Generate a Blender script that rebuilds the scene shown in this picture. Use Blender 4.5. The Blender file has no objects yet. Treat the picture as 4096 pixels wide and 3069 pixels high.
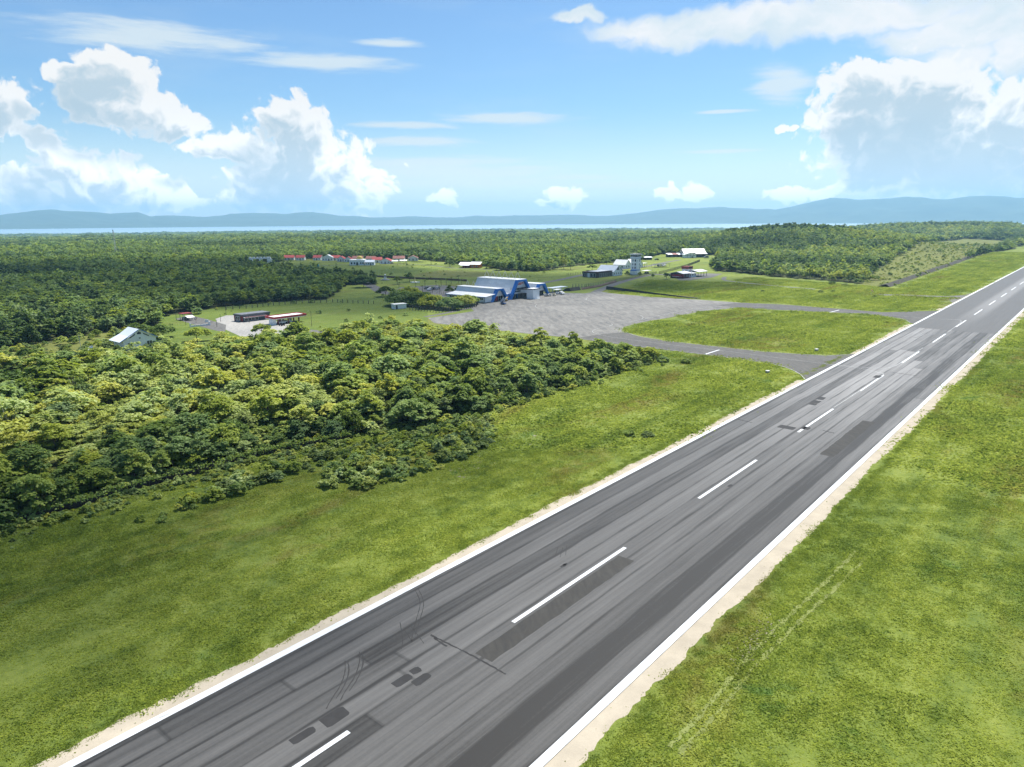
import bpy, bmesh, math, random
import numpy as np
from mathutils import Vector, Matrix
R = math.radians
rng = np.random.default_rng(7)
random.seed(7)
S = bpy.context.scene
COL = S.collection

# ------------------------------------------------------------------ camera
FPX, CX, CY = 2842.0, 2048.0, 1534.5          # focal length and centre of the survey photograph, 4096 px wide
TH, ROLL, CAMZ = math.atan((1534.5 - 870.0) / 2842.0), R(0.336), 41.7
fw = np.array([0, math.cos(TH), -math.sin(TH)])
_u0 = np.array([0, math.sin(TH), math.cos(TH)]); _r0 = np.array([1.0, 0, 0])
rt = math.cos(ROLL) * _r0 - math.sin(ROLL) * _u0
up = math.sin(ROLL) * _r0 + math.cos(ROLL) * _u0
CAM = np.array([0, 0, CAMZ])
cd = bpy.data.cameras.new('camera')
cam = bpy.data.objects.new('camera', cd); COL.objects.link(cam)
cam.matrix_world = Matrix(((rt[0], up[0], -fw[0], 0), (rt[1], up[1], -fw[1], 0), (rt[2], up[2], -fw[2], CAMZ), (0, 0, 0, 1)))
cd.sensor_width = 36.0; cd.lens = FPX / 4096 * 36.0
cd.clip_start = 0.5; cd.clip_end = 120000
S.camera = cam

# ------------------------------------------------------------------ exposure, sun, sky
S.render.engine = 'CYCLES'
S.view_settings.view_transform = 'Standard'; S.view_settings.look = 'None'
S.view_settings.exposure = 1.0; S.view_settings.gamma = 1.0
S.view_settings.use_curve_mapping = False
S.cycles.max_bounces = 6; S.cycles.diffuse_bounces = 3; S.cycles.glossy_bounces = 2
S.cycles.transmission_bounces = 4; S.cycles.transparent_max_bounces = 8; S.cycles.volume_bounces = 0
S.cycles.use_denoising = True
S.cycles.sample_clamp_indirect = 8.0
SUN_AZ, SUN_EL = R(28), R(61)
SUN = np.array([math.sin(SUN_AZ) * math.cos(SUN_EL), math.cos(SUN_AZ) * math.cos(SUN_EL), math.sin(SUN_EL)])
sl = bpy.data.lights.new('sun', 'SUN'); sl.energy = 4.8; sl.angle = R(0.53); sl.color = (1.0, 0.955, 0.88)
so = bpy.data.objects.new('sun', sl); COL.objects.link(so)
so.rotation_euler = Vector(-SUN).to_track_quat('-Z', 'Y').to_euler()

def pdir(x, y):
    d = fw * FPX + rt * (x - CX) + up * (CY - y)
    return d / np.linalg.norm(d)

class NT:
    """small helper to write node trees as expressions"""
    def __init__(s, tree): s.t = tree; s.n = tree.nodes; s.l = tree.links
    def new(s, typ, **kw):
        n = s.n.new(typ)
        for k, v in kw.items(): setattr(n, k, v)
        return n
    def put(s, sock, v):
        if v is None: return
        if isinstance(v, bpy.types.NodeSocket): s.l.new(v, sock)
        else:
            if hasattr(sock, 'default_value'):
                dv = sock.default_value
                if hasattr(dv, '__len__') and not hasattr(v, '__len__'): v = (v,) * len(dv)
                if hasattr(dv, '__len__') and len(dv) == 4 and len(v) == 3: v = tuple(v) + (1.0,)
                sock.default_value = v
    def math(s, op, a, b=None, c=None, clamp=False):
        n = s.new('ShaderNodeMath', operation=op, use_clamp=clamp)
        s.put(n.inputs[0], a); s.put(n.inputs[1], b); s.put(n.inputs[2], c)
        return n.outputs[0]
    def vm(s, op, a, b=None, out=0):
        n = s.new('ShaderNodeVectorMath', operation=op)
        s.put(n.inputs[0], a); s.put(n.inputs[1], b)
        return n.outputs[out]
    def scale(s, a, k):
        n = s.new('ShaderNodeVectorMath', operation='SCALE'); s.put(n.inputs[0], a); s.put(n.inputs[3], k); return n.outputs[0]
    def xyz(s, x, y, z):
        n = s.new('ShaderNodeCombineXYZ'); s.put(n.inputs[0], x); s.put(n.inputs[1], y); s.put(n.inputs[2], z); return n.outputs[0]
    def sep(s, v):
        n = s.new('ShaderNodeSeparateXYZ'); s.put(n.inputs[0], v); return n.outputs
    def noise(s, vec, scale, detail=4, rough=0.55, dist=0.0, dim='3D', col=False):
        n = s.new('ShaderNodeTexNoise', noise_dimensions=dim)
        if vec is not None: s.put(n.inputs['Vector'], vec)
        n.inputs['Scale'].default_value = scale; n.inputs['Detail'].default_value = detail
        n.inputs['Roughness'].default_value = rough; n.inputs['Distortion'].default_value = dist
        return n.outputs['Color' if col else 'Fac']
    def ss(s, x, a, b, lo=0.0, hi=1.0):
        n = s.new('ShaderNodeMapRange', interpolation_type='SMOOTHSTEP', clamp=True)
        s.put(n.inputs[0], x); s.put(n.inputs[1], a); s.put(n.inputs[2], b); s.put(n.inputs[3], lo); s.put(n.inputs[4], hi)
        return n.outputs[0]
    def lin(s, x, a, b, lo=0.0, hi=1.0):
        n = s.new('ShaderNodeMapRange', interpolation_type='LINEAR', clamp=True)
        s.put(n.inputs[0], x); s.put(n.inputs[1], a); s.put(n.inputs[2], b); s.put(n.inputs[3], lo); s.put(n.inputs[4], hi)
        return n.outputs[0]
    def mix(s, f, a, b, mode='MIX'):
        n = s.new('ShaderNodeMix', data_type='RGBA', blend_type=mode)
        s.put(n.inputs[0], f); s.put(n.inputs[6], a); s.put(n.inputs[7], b)
        return n.outputs[2]
    def ramp(s, f, stops, interp='LINEAR'):
        n = s.new('ShaderNodeValToRGB'); cr = n.color_ramp; cr.interpolation = interp
        while len(cr.elements) < len(stops): cr.elements.new(0.5)
        for e, (p, c) in zip(cr.elements, stops):
            e.position = p; e.color = tuple(c) + (1,) if len(c) == 3 else c
        s.put(n.inputs[0], f); return n.outputs[0]

W = bpy.data.worlds.new('World'); S.world = W; W.use_nodes = True
W.cycles.sampling_method = 'MANUAL'; W.cycles.sample_map_resolution = 512
W.node_tree.nodes.clear()
k = NT(W.node_tree)
out = k.new('ShaderNodeOutputWorld'); bg = k.new('ShaderNodeBackground'); bg.inputs['Strength'].default_value = 0.075
k.l.new(bg.outputs[0], out.inputs[0])
sky = k.new('ShaderNodeTexSky', sky_type='NISHITA', sun_disc=False, sun_elevation=SUN_EL, sun_rotation=SUN_AZ,
            altitude=60.0, air_density=1.0, dust_density=0.6, ozone_density=1.6)
tc = k.new('ShaderNodeTexCoord')
DIR = tc.outputs['Generated']
dx, dy, dz = k.sep(DIR)
AZ = k.math('ARCTAN2', dx, dy); EL = k.math('ARCSINE', dz)
UV = k.xyz(AZ, EL, 0.0)

def D2(x, y):                                  # display position on the survey photo (2212 px wide) -> azimuth, elevation
    d = pdir(x * 1.8517, y * 1.8517)
    return math.atan2(d[0], d[1]), math.asin(d[2])
def blob_group(name, blobs):
    g = bpy.data.node_groups.new(name, 'ShaderNodeTree')
    g.interface.new_socket('P', in_out='INPUT', socket_type='NodeSocketVector')
    g.interface.new_socket('M', in_out='OUTPUT', socket_type='NodeSocketFloat')
    q = NT(g); gi = q.new('NodeGroupInput'); go = q.new('NodeGroupOutput')
    acc = None
    for (x, y, rx, ry) in blobs:
        a, e = D2(x, y); a2, _ = D2(x + rx, y); _, e2 = D2(x, y - ry)
        v = q.vm('SUBTRACT', gi.outputs[0], (a, e, 0))
        v = q.vm('MULTIPLY', v, (1 / abs(a2 - a), 1 / abs(e2 - e), 0))
        m = q.math('SUBTRACT', 1.0, q.vm('LENGTH', v, out=1))
        acc = m if acc is None else q.math('SMOOTH_MAX', acc, m, 0.10)
    q.l.new(acc, go.inputs[0])
    return g
CUMULUS = [(250,165,70,42),(200,212,92,38),(300,240,90,34),(392,262,48,26),(150,170,45,26),(350,252,50,24),
  (5,235,62,45),
  (115,310,42,34),(150,360,66,50),(75,405,60,36),(185,400,80,42),(265,380,52,46),(315,420,66,26),(110,430,100,24),(375,435,55,14),
  (612,262,52,42),(640,325,95,66),(690,385,105,66),(600,390,85,62),(750,410,62,50),(525,312,52,26),(455,322,48,15),(775,432,40,22),(560,425,60,26),
  (1890,185,100,46),(1870,250,90,66),(1990,215,110,80),(1950,330,140,90),(2090,330,140,110),(2190,250,70,60),(2150,390,150,50),(1850,400,60,22),(2230,360,120,90),
  (962,422,20,18),(1215,428,34,20),(1180,445,22,8),(1448,420,22,16),(1502,416,28,18),(1700,414,38,13),(1790,418,30,10),(1690,283,12,8),(1722,280,10,6)]
STRATUS = [(1430,62,170,34),(1600,48,260,44),(1850,35,330,50),(2100,50,260,60),(2080,120,110,44),(2200,110,90,70),(1250,30,60,16)]
CIRRUS = [(700,135,150,18),(850,93,60,9),(1090,256,130,12),(880,271,90,7),(920,306,110,11),(930,352,190,12),(960,374,250,20),(1010,394,240,14),(1130,362,70,5),(1240,384,90,7),
  (1300,400,160,8),(1560,241,60,4),(1560,327,80,4),(1690,180,60,40),(330,80,200,30)]
gc = blob_group('CumulusShape', CUMULUS); gs = blob_group('StratusShape', STRATUS); gr_ = blob_group('CirrusShape', CIRRUS)
def use(g, p):
    n = k.new('ShaderNodeGroup'); n.node_tree = g; k.put(n.inputs[0], p); return n.outputs[0]
def warp(p, sc, amt, det):
    c = k.noise(p, sc, det, 0.6, col=True)
    return k.vm('ADD', p, k.vm('MULTIPLY', k.vm('SUBTRACT', c, (0.5, 0.5, 0.5)), (amt, amt, 0)))
P1 = warp(warp(UV, 9.0, 0.05, 3), 38.0, 0.020, 5)
def billow(p, det):
    # cauliflower texture: rounded cells at three sizes
    r = None
    for sc, am in ((13.0, .36), (31.0, .34), (74.0, .34)):
        v = k.new('ShaderNodeTexVoronoi', voronoi_dimensions='2D', feature='SMOOTH_F1'); v.inputs['Scale'].default_value = sc; v.inputs['Smoothness'].default_value = 0.35
        k.put(v.inputs['Vector'], p); x = k.math('MULTIPLY', k.math('SUBTRACT', 0.85, v.outputs['Distance']), am); r = x if r is None else k.math('ADD', r, x)
    return k.math('ADD', k.math('MULTIPLY', r, 0.9), k.math('MULTIPLY', k.noise(p, 60.0, det, 0.68), 0.80))
n_big = billow(P1, 7)
m0 = use(gc, P1)
d0 = k.math('ADD', k.math('ADD', m0, -0.17), k.math('MULTIPLY', k.math('SUBTRACT', n_big, 0.5), 1.9))
# the same field a little way towards the sun gives the self-shading
toS = k.vm('SUBTRACT', (SUN_AZ, SUN_EL, 0), UV)
P2 = k.vm('ADD', P1, k.scale(k.vm('NORMALIZE', toS), 0.022))
n_b2 = billow(P2, 5)
m2 = use(gc, P2)
d2 = k.math('ADD', k.math('ADD', m2, -0.17), k.math('MULTIPLY', k.math('SUBTRACT', n_b2, 0.5), 1.9))
P3 = k.vm('ADD', P1, k.scale(k.vm('NORMALIZE', toS), 0.06))
m3 = use(gc, P3)
# generic small clouds everywhere else in the sky (same look, thin cover)
offv = k.math('ABSOLUTE', AZ)
n_all = k.noise(k.vm('MULTIPLY', UV, (1, 1.6, 1)), 3.2, 7, 0.6)
out_view = k.math('MAXIMUM', k.ss(offv, 0.68, 0.85), k.ss(EL, 0.32, 0.48))
gen = k.math('MULTIPLY', k.ss(n_all, 0.54, 0.72), out_view)
a_c = k.ss(d0, -0.06, 0.32)
rel = k.math('SUBTRACT', d2, k.math('MULTIPLY', d0, 0.55))
lit = k.math('MULTIPLY', k.ss(d2, 0.05, 1.0, 1.0, 0.10), k.ss(m3, -0.35, 0.55, 1.0, 0.22))
lit = k.math('ADD', lit, k.math('MULTIPLY', k.ss(d0, 0.75, 0.15), 0.30), clamp=True)
cum_col = k.mix(lit, (3.5, 4.5, 5.2), k.scale(k.xyz(6.9, 6.9, 6.8), k.ss(EL, 0.16, 0.02, 1.0, 1.28)))
low = k.ss(EL, 0.0, 0.12)
cum_col = k.mix(k.math('MULTIPLY', k.math('SUBTRACT', 1.0, low), 0.04), cum_col, (4.6, 5.6, 6.1))
ns = k.noise(k.vm('MULTIPLY', P1, (1, 2.2, 1)), 10.0, 8, 0.62)
ms = k.math('ADD', use(gs, P1), k.math('MULTIPLY', k.math('SUBTRACT', ns, 0.5), 2.0))
a_s = k.math('MULTIPLY', k.ss(ms, -0.25, 0.45), 0.95)
st_col = k.mix(k.ss(ns, 0.35, 0.7), (6.8, 6.8, 6.8), (5.0, 5.8, 6.2))
nc = k.noise(k.vm('MULTIPLY', warp(UV, 5.0, 0.03, 2), (1, 9, 1)), 9.0, 6, 0.65)
mc = k.math('ADD', k.math('ADD', use(gr_, UV), 0.22), k.math('MULTIPLY', k.math('SUBTRACT', nc, 0.5), 2.4))
a_r = k.math('MULTIPLY', k.ss(mc, -0.25, 0.85), 0.85)
veil = k.math('MULTIPLY', k.ss(k.noise(k.vm('MULTIPLY', UV, (1, 5, 1)), 2.6, 5, 0.6), 0.45, 0.75), 0.22)
base = k.mix(1.0, sky.outputs[0], (0.62, 0.82, 0.96), 'MULTIPLY')
base = k.mix(veil, base, (4.6, 5.6, 6.2))
horizon = k.ss(EL, -0.02, 0.15, 0.80, 0.0)
base = k.mix(horizon, base, (5.7, 6.25, 6.4))
c1 = k.mix(a_r, base, (5.4, 6.1, 6.4))
c2 = k.mix(a_s, c1, st_col)
c3 = k.mix(k.math('MULTIPLY', gen, 0.85), c2, (6.2, 6.5, 6.6))
c4 = k.mix(a_c, c3, cum_col)
c5 = k.scale(c4, k.ss(EL, 0.13, 0.01, 0.95, 1.15))
k.l.new(c5, bg.inputs['Color'])

# ------------------------------------------------------------------ terrain
PSI, TOFF = 0.7001, -43.17                     # runway azimuth, lateral place of its centre line
U = np.array([math.sin(PSI), math.cos(PSI)]); V = np.array([U[1], -U[0]])
def st_of(x, y): return x * U[0] + y * U[1], x * V[0] + y * V[1] - TOFF
def w_of(s, t):
    t = np.asarray(t, float) + TOFF; s = np.asarray(s, float)
    return s * U[0] + t * V[0], s * U[1] + t * V[1]
def smooth(a, b, x):
    q = np.clip((np.asarray(x, float) - a) / (b - a), 0, 1); return q * q * (3 - 2 * q)
def gz(x, y):
    x = np.asarray(x, float); y = np.asarray(y, float)
    r = np.hypot(x, y); s, t = st_of(x, y)
    z = -56.0 * smooth(800, 5200, r)
    z = z + smooth(650, 1100, r) * 2.2 * (np.sin(x * 0.011 + 1.3) * np.cos(y * 0.008 + x * 0.003) + 0.6 * np.sin(y * 0.019 - x * 0.013))
    side = smooth(-62, -170, t)
    hill = 17 * np.exp(-(((x - 400) / 120) ** 2 + ((y - 1010) / 170) ** 2) / 1.5)
    hill = hill + 8 * np.exp(-(((x - 560) / 240) ** 2 + ((y - 900) / 200) ** 2) / 1.6)
    hill = hill + 30 * np.exp(-(((x - 1150) / 420) ** 2 + ((y - 1750) / 260) ** 2) / 1.5)
    hill = np.maximum(hill - 0.9, 0); hill = hill * hill / (hill + 0.8)
    return z + hill * side
def gp(x, y, z=None):
    """survey pixel -> point on the ground (or on the level z)"""
    d = pdir(x, y)
    if z is not None: return CAM + d * ((z - CAMZ) / d[2])
    zz = 0.0
    if d[2] >= -1e-3: d = d.copy(); d[2] = -1e-3
    for _ in range(30):
        p = CAM + d * ((zz - CAMZ) / d[2]); zn = float(gz(p[0], p[1])); zz = zz + 0.6 * (zn - zz)
    p[2] = zz
    return p
def GP(pts): return np.array([gp(*p)[:2] for p in pts])
def inpoly(x, y, P):
    x = np.asarray(x, float); y = np.asarray(y, float); r = np.zeros(x.shape, bool); j = len(P) - 1
    for i in range(len(P)):
        xi, yi = P[i]; xj, yj = P[j]
        c = ((yi > y) != (yj > y)) & (x < (xj - xi) * (y - yi) / (yj - yi + 1e-12) + xi)
        r ^= c; j = i
    return r

FOREST = GP([(-500,2330),(0,2095),(400,1975),(750,1875),(1148,1778),(1450,1735),(1700,1700),(1950,1640),(2150,1580),(2400,1508),(2590,1455),(2620,1432),(2450,1420),(2300,1412),
  (2100,1390),(1900,1365),(1750,1342),(1600,1325),(1450,1335),(1300,1372),(1150,1398),(1000,1405),(850,1405),(740,1432),(600,1452),(400,1458),(150,1490),(-500,1545)])
OPEN_TOWN = GP([(975,1068),(985,1050),(1100,1052),(1150,1040),(1450,1034),(1700,1040),(1900,1062),(2050,1085),(2150,1088),(2260,1068),(2400,1055),(2560,1042),(2640,1018),(2860,1022),(2885,1045),
  (2830,1062),(2870,1085),(2960,1092),(3100,1108),(3300,1122),(3480,1140),(3580,1150),(3700,1200),(3700,1420),(3300,1420),(2700,1480),(1600,1290),(1500,1200),(1515,1180),(1500,1130),(1380,1108),(1250,1094),(1100,1078)])
OPEN_GAS = GP([(640,1268),(900,1226),(1100,1208),(1250,1200),(1400,1195),(1520,1186),(1650,1205),(1720,1240),(1700,1340),(1300,1375),(1000,1400),(700,1425),(560,1440),(580,1400),(650,1330)])
OPEN_LEFT = GP([(-500,1420),(0,1400),(200,1370),(420,1330),(600,1300),(650,1330),(560,1440),(400,1450),(150,1490),(-500,1540)])
SCRUB = GP([(3440,1140),(3567,1147),(3800,1065),(4077,968),(3850,955),(3750,968),(3650,992),(3580,1030),(3500,1085)])
LAWN = GP([(1180,1060),(1450,1058),(1750,1075),(1760,1095),(1600,1106),(1450,1100),(1300,1085),(1230,1075)])
DRY = GP([(1760,1080),(1950,1088),(2000,1105),(1800,1112),(1620,1108)])

MAT = {}
def new_mat(name):
    m = bpy.data.materials.new(name); m.use_nodes = True
    q = NT(m.node_tree); b = m.node_tree.nodes['Principled BSDF']
    return m, q, b
def plain(name, col, rough=0.7, metal=0.0, var=0.12, scale=1.5, spec=0.3, streak=None):
    """painted or raw material with weathering: two noise scales on colour, grain on relief"""
    if name in MAT: return MAT[name]
    m, q, b = new_mat(name)
    tcn = q.new('ShaderNodeTexCoord').outputs['Object']
    if streak: tcn = q.vm('MULTIPLY', tcn, streak)
    n1 = q.noise(tcn, scale * 0.35, 5, 0.6); n2 = q.noise(tcn, scale * 5, 3, 0.6)
    f = q.math('ADD', q.math('MULTIPLY', n1, 0.7), q.math('MULTIPLY', n2, 0.3))
    f = q.lin(f, 0.3, 0.7)
    d = tuple(c * (1 - var * 2.2) for c in col); e = tuple(min(1, c * (1 + var)) for c in col)
    q.put(b.inputs['Base Color'], q.mix(f, d, e))
    b.inputs['Roughness'].default_value = rough; b.inputs['Metallic'].default_value = metal
    b.inputs['Specular IOR Level'].default_value = spec
    MAT[name] = m; return m

def grass_group():
    g = bpy.data.node_groups.new('GrassColour', 'ShaderNodeTree')
    g.interface.new_socket('Color', in_out='OUTPUT', socket_type='NodeSocketColor')
    q = NT(g); go = q.new('NodeGroupOutput')
    pos = q.new('ShaderNodeNewGeometry').outputs['Position']
    mp = q.new('ShaderNodeVectorRotate', rotation_type='Z_AXIS'); q.put(mp.inputs['Vector'], pos); mp.inputs['Angle'].default_value = PSI
    p2 = mp.outputs[0]                          # x across the runway, y along it
    pl = q.vm('MULTIPLY', p2, (1, 0.30, 1))
    n1 = q.noise(pos, 0.018, 4, 0.6, 0.4); n2 = q.noise(pl, 0.11, 5, 0.62, 0.5); n3 = q.noise(pos, 0.9, 5, 0.7); n4 = q.noise(pl, 0.05, 4, 0.6, 0.8)
    n5 = q.noise(pos, 0.28, 4, 0.65, 0.6)
    f = q.math('ADD', q.math('ADD', q.math('MULTIPLY', n1, 0.30), q.math('MULTIPLY', n2, 0.30)), q.math('ADD', q.math('MULTIPLY', n3, 0.22), q.math('MULTIPLY', n5, 0.26)))
    stk = q.noise(q.vm('MULTIPLY', p2, (0.45, 0.012, 1)), 1.0, 4, 0.6)
    f = q.math('ADD', f, q.math('MULTIPLY', q.math('SUBTRACT', stk, 0.5), 0.26))
    c = q.ramp(f, [(0.36, (0.066, 0.100, 0.021)), (0.46, (0.116, 0.164, 0.031)), (0.55, (0.182, 0.230, 0.042)), (0.67, (0.255, 0.295, 0.066))])
    tan = q.math('MULTIPLY', q.ss(n4, 0.52, 0.68), q.ss(n5, 0.35, 0.6))
    c = q.mix(q.math('MULTIPLY', tan, 0.72), c, (0.150, 0.128, 0.040))
    blu = q.math('MULTIPLY', q.ss(q.noise(pos, 0.06, 3, 0.6, 0.5), 0.58, 0.70), q.ss(n5, 0.45, 0.6))
    c = q.mix(q.math('MULTIPLY', blu, 0.6), c, (0.040, 0.115, 0.030))
    q.l.new(c, go.inputs[0]); return g
GRASS = grass_group()

def ground_mat():
    m, q, b = new_mat('ground')
    gg = q.new('ShaderNodeGroup'); gg.node_tree = GRASS
    pos = q.new('ShaderNodeNewGeometry').outputs['Position']
    def at(n):
        a = q.new('ShaderNodeAttribute'); a.attribute_name = n; return a.outputs['Fac']
    nn = q.noise(pos, 0.35, 5, 0.65)
    def soft(a): return q.ss(q.math('ADD', a, q.math('MULTIPLY', q.math('SUBTRACT', nn, 0.5), 0.7)), 0.3, 0.7)
    c = gg.outputs[0]
    c = q.mix(q.math('MULTIPLY', soft(at('lawn')), 0.5), c, q.mix(nn, (0.050, 0.095, 0.016), (0.110, 0.165, 0.026)))
    c = q.mix(q.math('MULTIPLY', soft(at('dry')), 0.55), c, q.mix(nn, (0.085, 0.085, 0.026), (0.185, 0.170, 0.060)))
    c = q.mix(soft(at('wood')), c, q.mix(nn, (0.030, 0.042, 0.012), (0.075, 0.085, 0.028)))
    q.put(b.inputs['Base Color'], q.vm('MULTIPLY', c, (.78, .78, .78))); b.inputs['Roughness'].default_value = 0.9; b.inputs['Specular IOR Level'].default_value = 0.1
    bp = q.new('ShaderNodeBump'); bp.inputs['Strength'].default_value = 0.9; bp.inputs['Distance'].default_value = 0.35
    q.put(bp.inputs['Height'], q.math('ADD', q.noise(pos, 1.3, 6, 0.7), q.math('MULTIPLY', q.noise(pos, 0.25, 3, 0.6), 0.8)))
    q.l.new(bp.outputs[0], b.inputs['Normal'])
    return m

def mesh_np(name, verts, faces):
    me = bpy.data.meshes.new(name)
    verts = np.asarray(verts, np.float32); faces = np.asarray(faces, np.int32)
    n, kf = faces.shape
    me.vertices.add(len(verts)); me.vertices.foreach_set('co', verts.ravel())
    me.loops.add(n * kf); me.loops.foreach_set('vertex_index', faces.ravel())
    me.polygons.add(n); me.polygons.foreach_set('loop_start', np.arange(0, n * kf, kf, dtype=np.int32)); me.polygons.foreach_set('loop_total', np.full(n, kf, np.int32))
    me.update(calc_edges=True)
    return me
def link(name, me, mat=None, parent=None):
    o = bpy.data.objects.new(name, me); COL.objects.link(o)
    if mat is not None and me is not None and not me.materials: me.materials.append(mat)
    if parent is not None: o.parent = parent
    return o
def tag(o, label=None, cat=None, group=None, kind=None):
    if label: o['label'] = label
    if cat: o['category'] = cat
    if group: o['group'] = group
    if kind: o['kind'] = kind
    return o
def thing(name, label, cat, loc, rotz=0.0, group=None):
    o = bpy.data.objects.new(name, None); COL.objects.link(o)
    o.location = loc; o.rotation_euler = (0, 0, rotz); o.empty_display_size = 0.5
    return tag(o, label, cat, group)

# polar sheet, fine where the ground is near or in front
rr = np.concatenate([[0.01], np.geomspace(8, 760, 300), np.geomspace(775, 6200, 90), [8000, 11000, 14500]])
aa = np.concatenate([np.radians(np.arange(-60, 60.01, 0.3)), np.radians(np.arange(66, 299, 6))])
A2, R2 = np.meshgrid(aa, rr)
X, Y = R2 * np.sin(A2), R2 * np.cos(A2)
Z = gz(X, Y); Z = np.where(R2 > 5600, -56 - (R2 - 5600) * 0.012, Z); Z = np.maximum(Z, -62.5)
nr, na = X.shape
ii = np.arange(nr * na).reshape(nr, na)
q0, q1 = ii[:-1], ii[1:]
F = np.stack([q0, np.roll(q0, -1, 1), np.roll(q1, -1, 1), q1], -1).reshape(-1, 4)[:, ::-1]
tm = mesh_np('ground', np.stack([X, Y, Z], -1).reshape(-1, 3), F)
xs, ys = X.ravel(), Y.ravel(); rs = np.hypot(xs, ys); sS, tT = st_of(xs, ys)
opn = inpoly(xs, ys, OPEN_TOWN) | inpoly(xs, ys, OPEN_GAS) | inpoly(xs, ys, OPEN_LEFT) | inpoly(xs, ys, SCRUB)
def far_forest(x, y):
    """true where the ground away from the airfield is wooded"""
    x = np.asarray(x, float); y = np.asarray(y, float)
    s, t = st_of(x, y); r = np.hypot(x, y)
    o = inpoly(x, y, OPEN_TOWN) | inpoly(x, y, OPEN_GAS) | inpoly(x, y, OPEN_LEFT) | inpoly(x, y, SCRUB) | inpoly(x, y, FOREST)
    nearf = (r < 470) & ((x > -60 - 0.1 * y) | (y < 215))
    strip = (t > -66) & (s < 1500) & (t < 300)
    return ~o & ~nearf & ~strip & (r < 6000)
wood = (inpoly(xs, ys, FOREST) | far_forest(xs, ys)).astype(np.float32)
for nm, arr in (('wood', wood), ('lawn', (inpoly(xs, ys, LAWN) | inpoly(xs, ys, OPEN_GAS)).astype(np.float32)),
                ('dry', (inpoly(xs, ys, DRY) | inpoly(xs, ys, SCRUB) | inpoly(xs, ys, OPEN_LEFT)).astype(np.float32))):
    a = tm.attributes.new(nm, 'FLOAT', 'POINT'); a.data.foreach_set('value', arr)
tm.polygons.foreach_set('use_smooth', np.ones(len(tm.polygons), bool))
tag(link('ground', tm, ground_mat()), kind='structure')

# sea and far shore
m, q, b = new_mat('sea')
pos = q.new('ShaderNodeNewGeometry').outputs['Position']
q.put(b.inputs['Base Color'], q.mix(q.noise(q.vm('MULTIPLY', pos, (0.25, 1, 1)), 0.0012, 4, 0.6), (0.16, 0.26, 0.34), (0.26, 0.36, 0.43)))
b.inputs['Roughness'].default_value = 0.5
bp = q.new('ShaderNodeBump'); bp.inputs['Strength'].default_value = 0.5; bp.inputs['Distance'].default_value = 2.0
q.put(bp.inputs['Height'], q.noise(pos, 0.05, 5, 0.7)); q.l.new(bp.outputs[0], b.inputs['Normal'])
me = mesh_np('sea', [(-15000, 3000, -60), (15000, 3000, -60), (15000, 14900, -60), (-15000, 14900, -60)], [(0, 1, 2, 3)])
tag(link('sea', me, m), kind='structure')

SKY = [(-400,470),(-200,462),(0,465),(60,458),(110,453),(180,457),(240,462),(300,458),(325,468),(400,466),(440,468),(500,462),(560,461),(620,463),(680,458),(730,464),(800,470),(900,468),(1000,470),(1040,467),
  (1100,467),(1180,465),(1260,466),(1310,468),(1350,464),(1400,457),(1460,452),(1500,450),(1560,448),(1620,450),(1680,454),(1720,446),(1760,436),(1790,430),(1850,430),(1880,428),(1960,425),(2050,430),
  (2080,425),(2150,423),(2250,424),(2400,432),(2600,440)]
pa = np.array([D2(*p) for p in SKY])
AZs = np.radians(np.linspace(-46, 48, 700)); tanp = np.tan(np.interp(AZs, pa[:, 0], pa[:, 1]))
DR = np.concatenate([np.linspace(10350, 12300, 40), np.linspace(12500, 14500, 10)])
def vnoise(x, y, seed=0):
    r = np.zeros_like(x); a = 1.0; f = 1.0
    g = np.random.default_rng(seed)
    for o in range(5):
        for _ in range(4):
            th = g.uniform(0, 6.28); ph = g.uniform(0, 6.28)
            r += a * 0.35 * np.sin((x * math.cos(th) + y * math.sin(th)) * f + ph)
        a *= 0.55; f *= 1.9
    return r
Am, Dm = np.meshgrid(AZs, DR)
Xm, Ym = Dm * np.sin(Am), Dm * np.cos(Am)
zr = tanp[None, :] * 12000 + CAMZ + 60
prof = smooth(10350, 12000, Dm) * np.where(Dm > 12000, 1 - 0.5 * smooth(12050, 14500, Dm), 1)
rid = 1 - 0.42 * np.abs(vnoise(Xm * 0.0022, Ym * 0.0022, 3)) * smooth(12000, 10600, Dm) - 0.03 * np.abs(vnoise(Xm * 0.006, Ym * 0.002, 5))
Zm = -60.5 + zr * prof * np.clip(rid, 0.2, 1) + 14 * vnoise(Xm * 0.004, Ym * 0.004, 9) * smooth(10400, 10900, Dm)
nr, na = Xm.shape; ii = np.arange(nr * na).reshape(nr, na)
F = np.stack([ii[:-1, :-1], ii[:-1, 1:], ii[1:, 1:], ii[1:, :-1]], -1).reshape(-1, 4)
m, q, b = new_mat('far_wooded_hills')
pos = q.new('ShaderNodeNewGeometry').outputs['Position']
q.put(b.inputs['Base Color'], q.mix(q.noise(pos, 0.004, 5, 0.6), (0.025, 0.045, 0.02), (0.06, 0.09, 0.035))); b.inputs['Roughness'].default_value = 0.95
me = mesh_np('mountains', np.stack([Xm, Ym, Zm], -1).reshape(-1, 3), F); me.polygons.foreach_set('use_smooth', np.ones(len(me.polygons), bool))
tag(link('mountains', me, m), kind='structure')
HZT = float(Zm.max()) + 12
for (x, y, w_) in [(3400,884,60),(3560,884,70),(3640,883,40),(3800,881,90)]:     # pale buildings along the far shore
    pass

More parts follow.
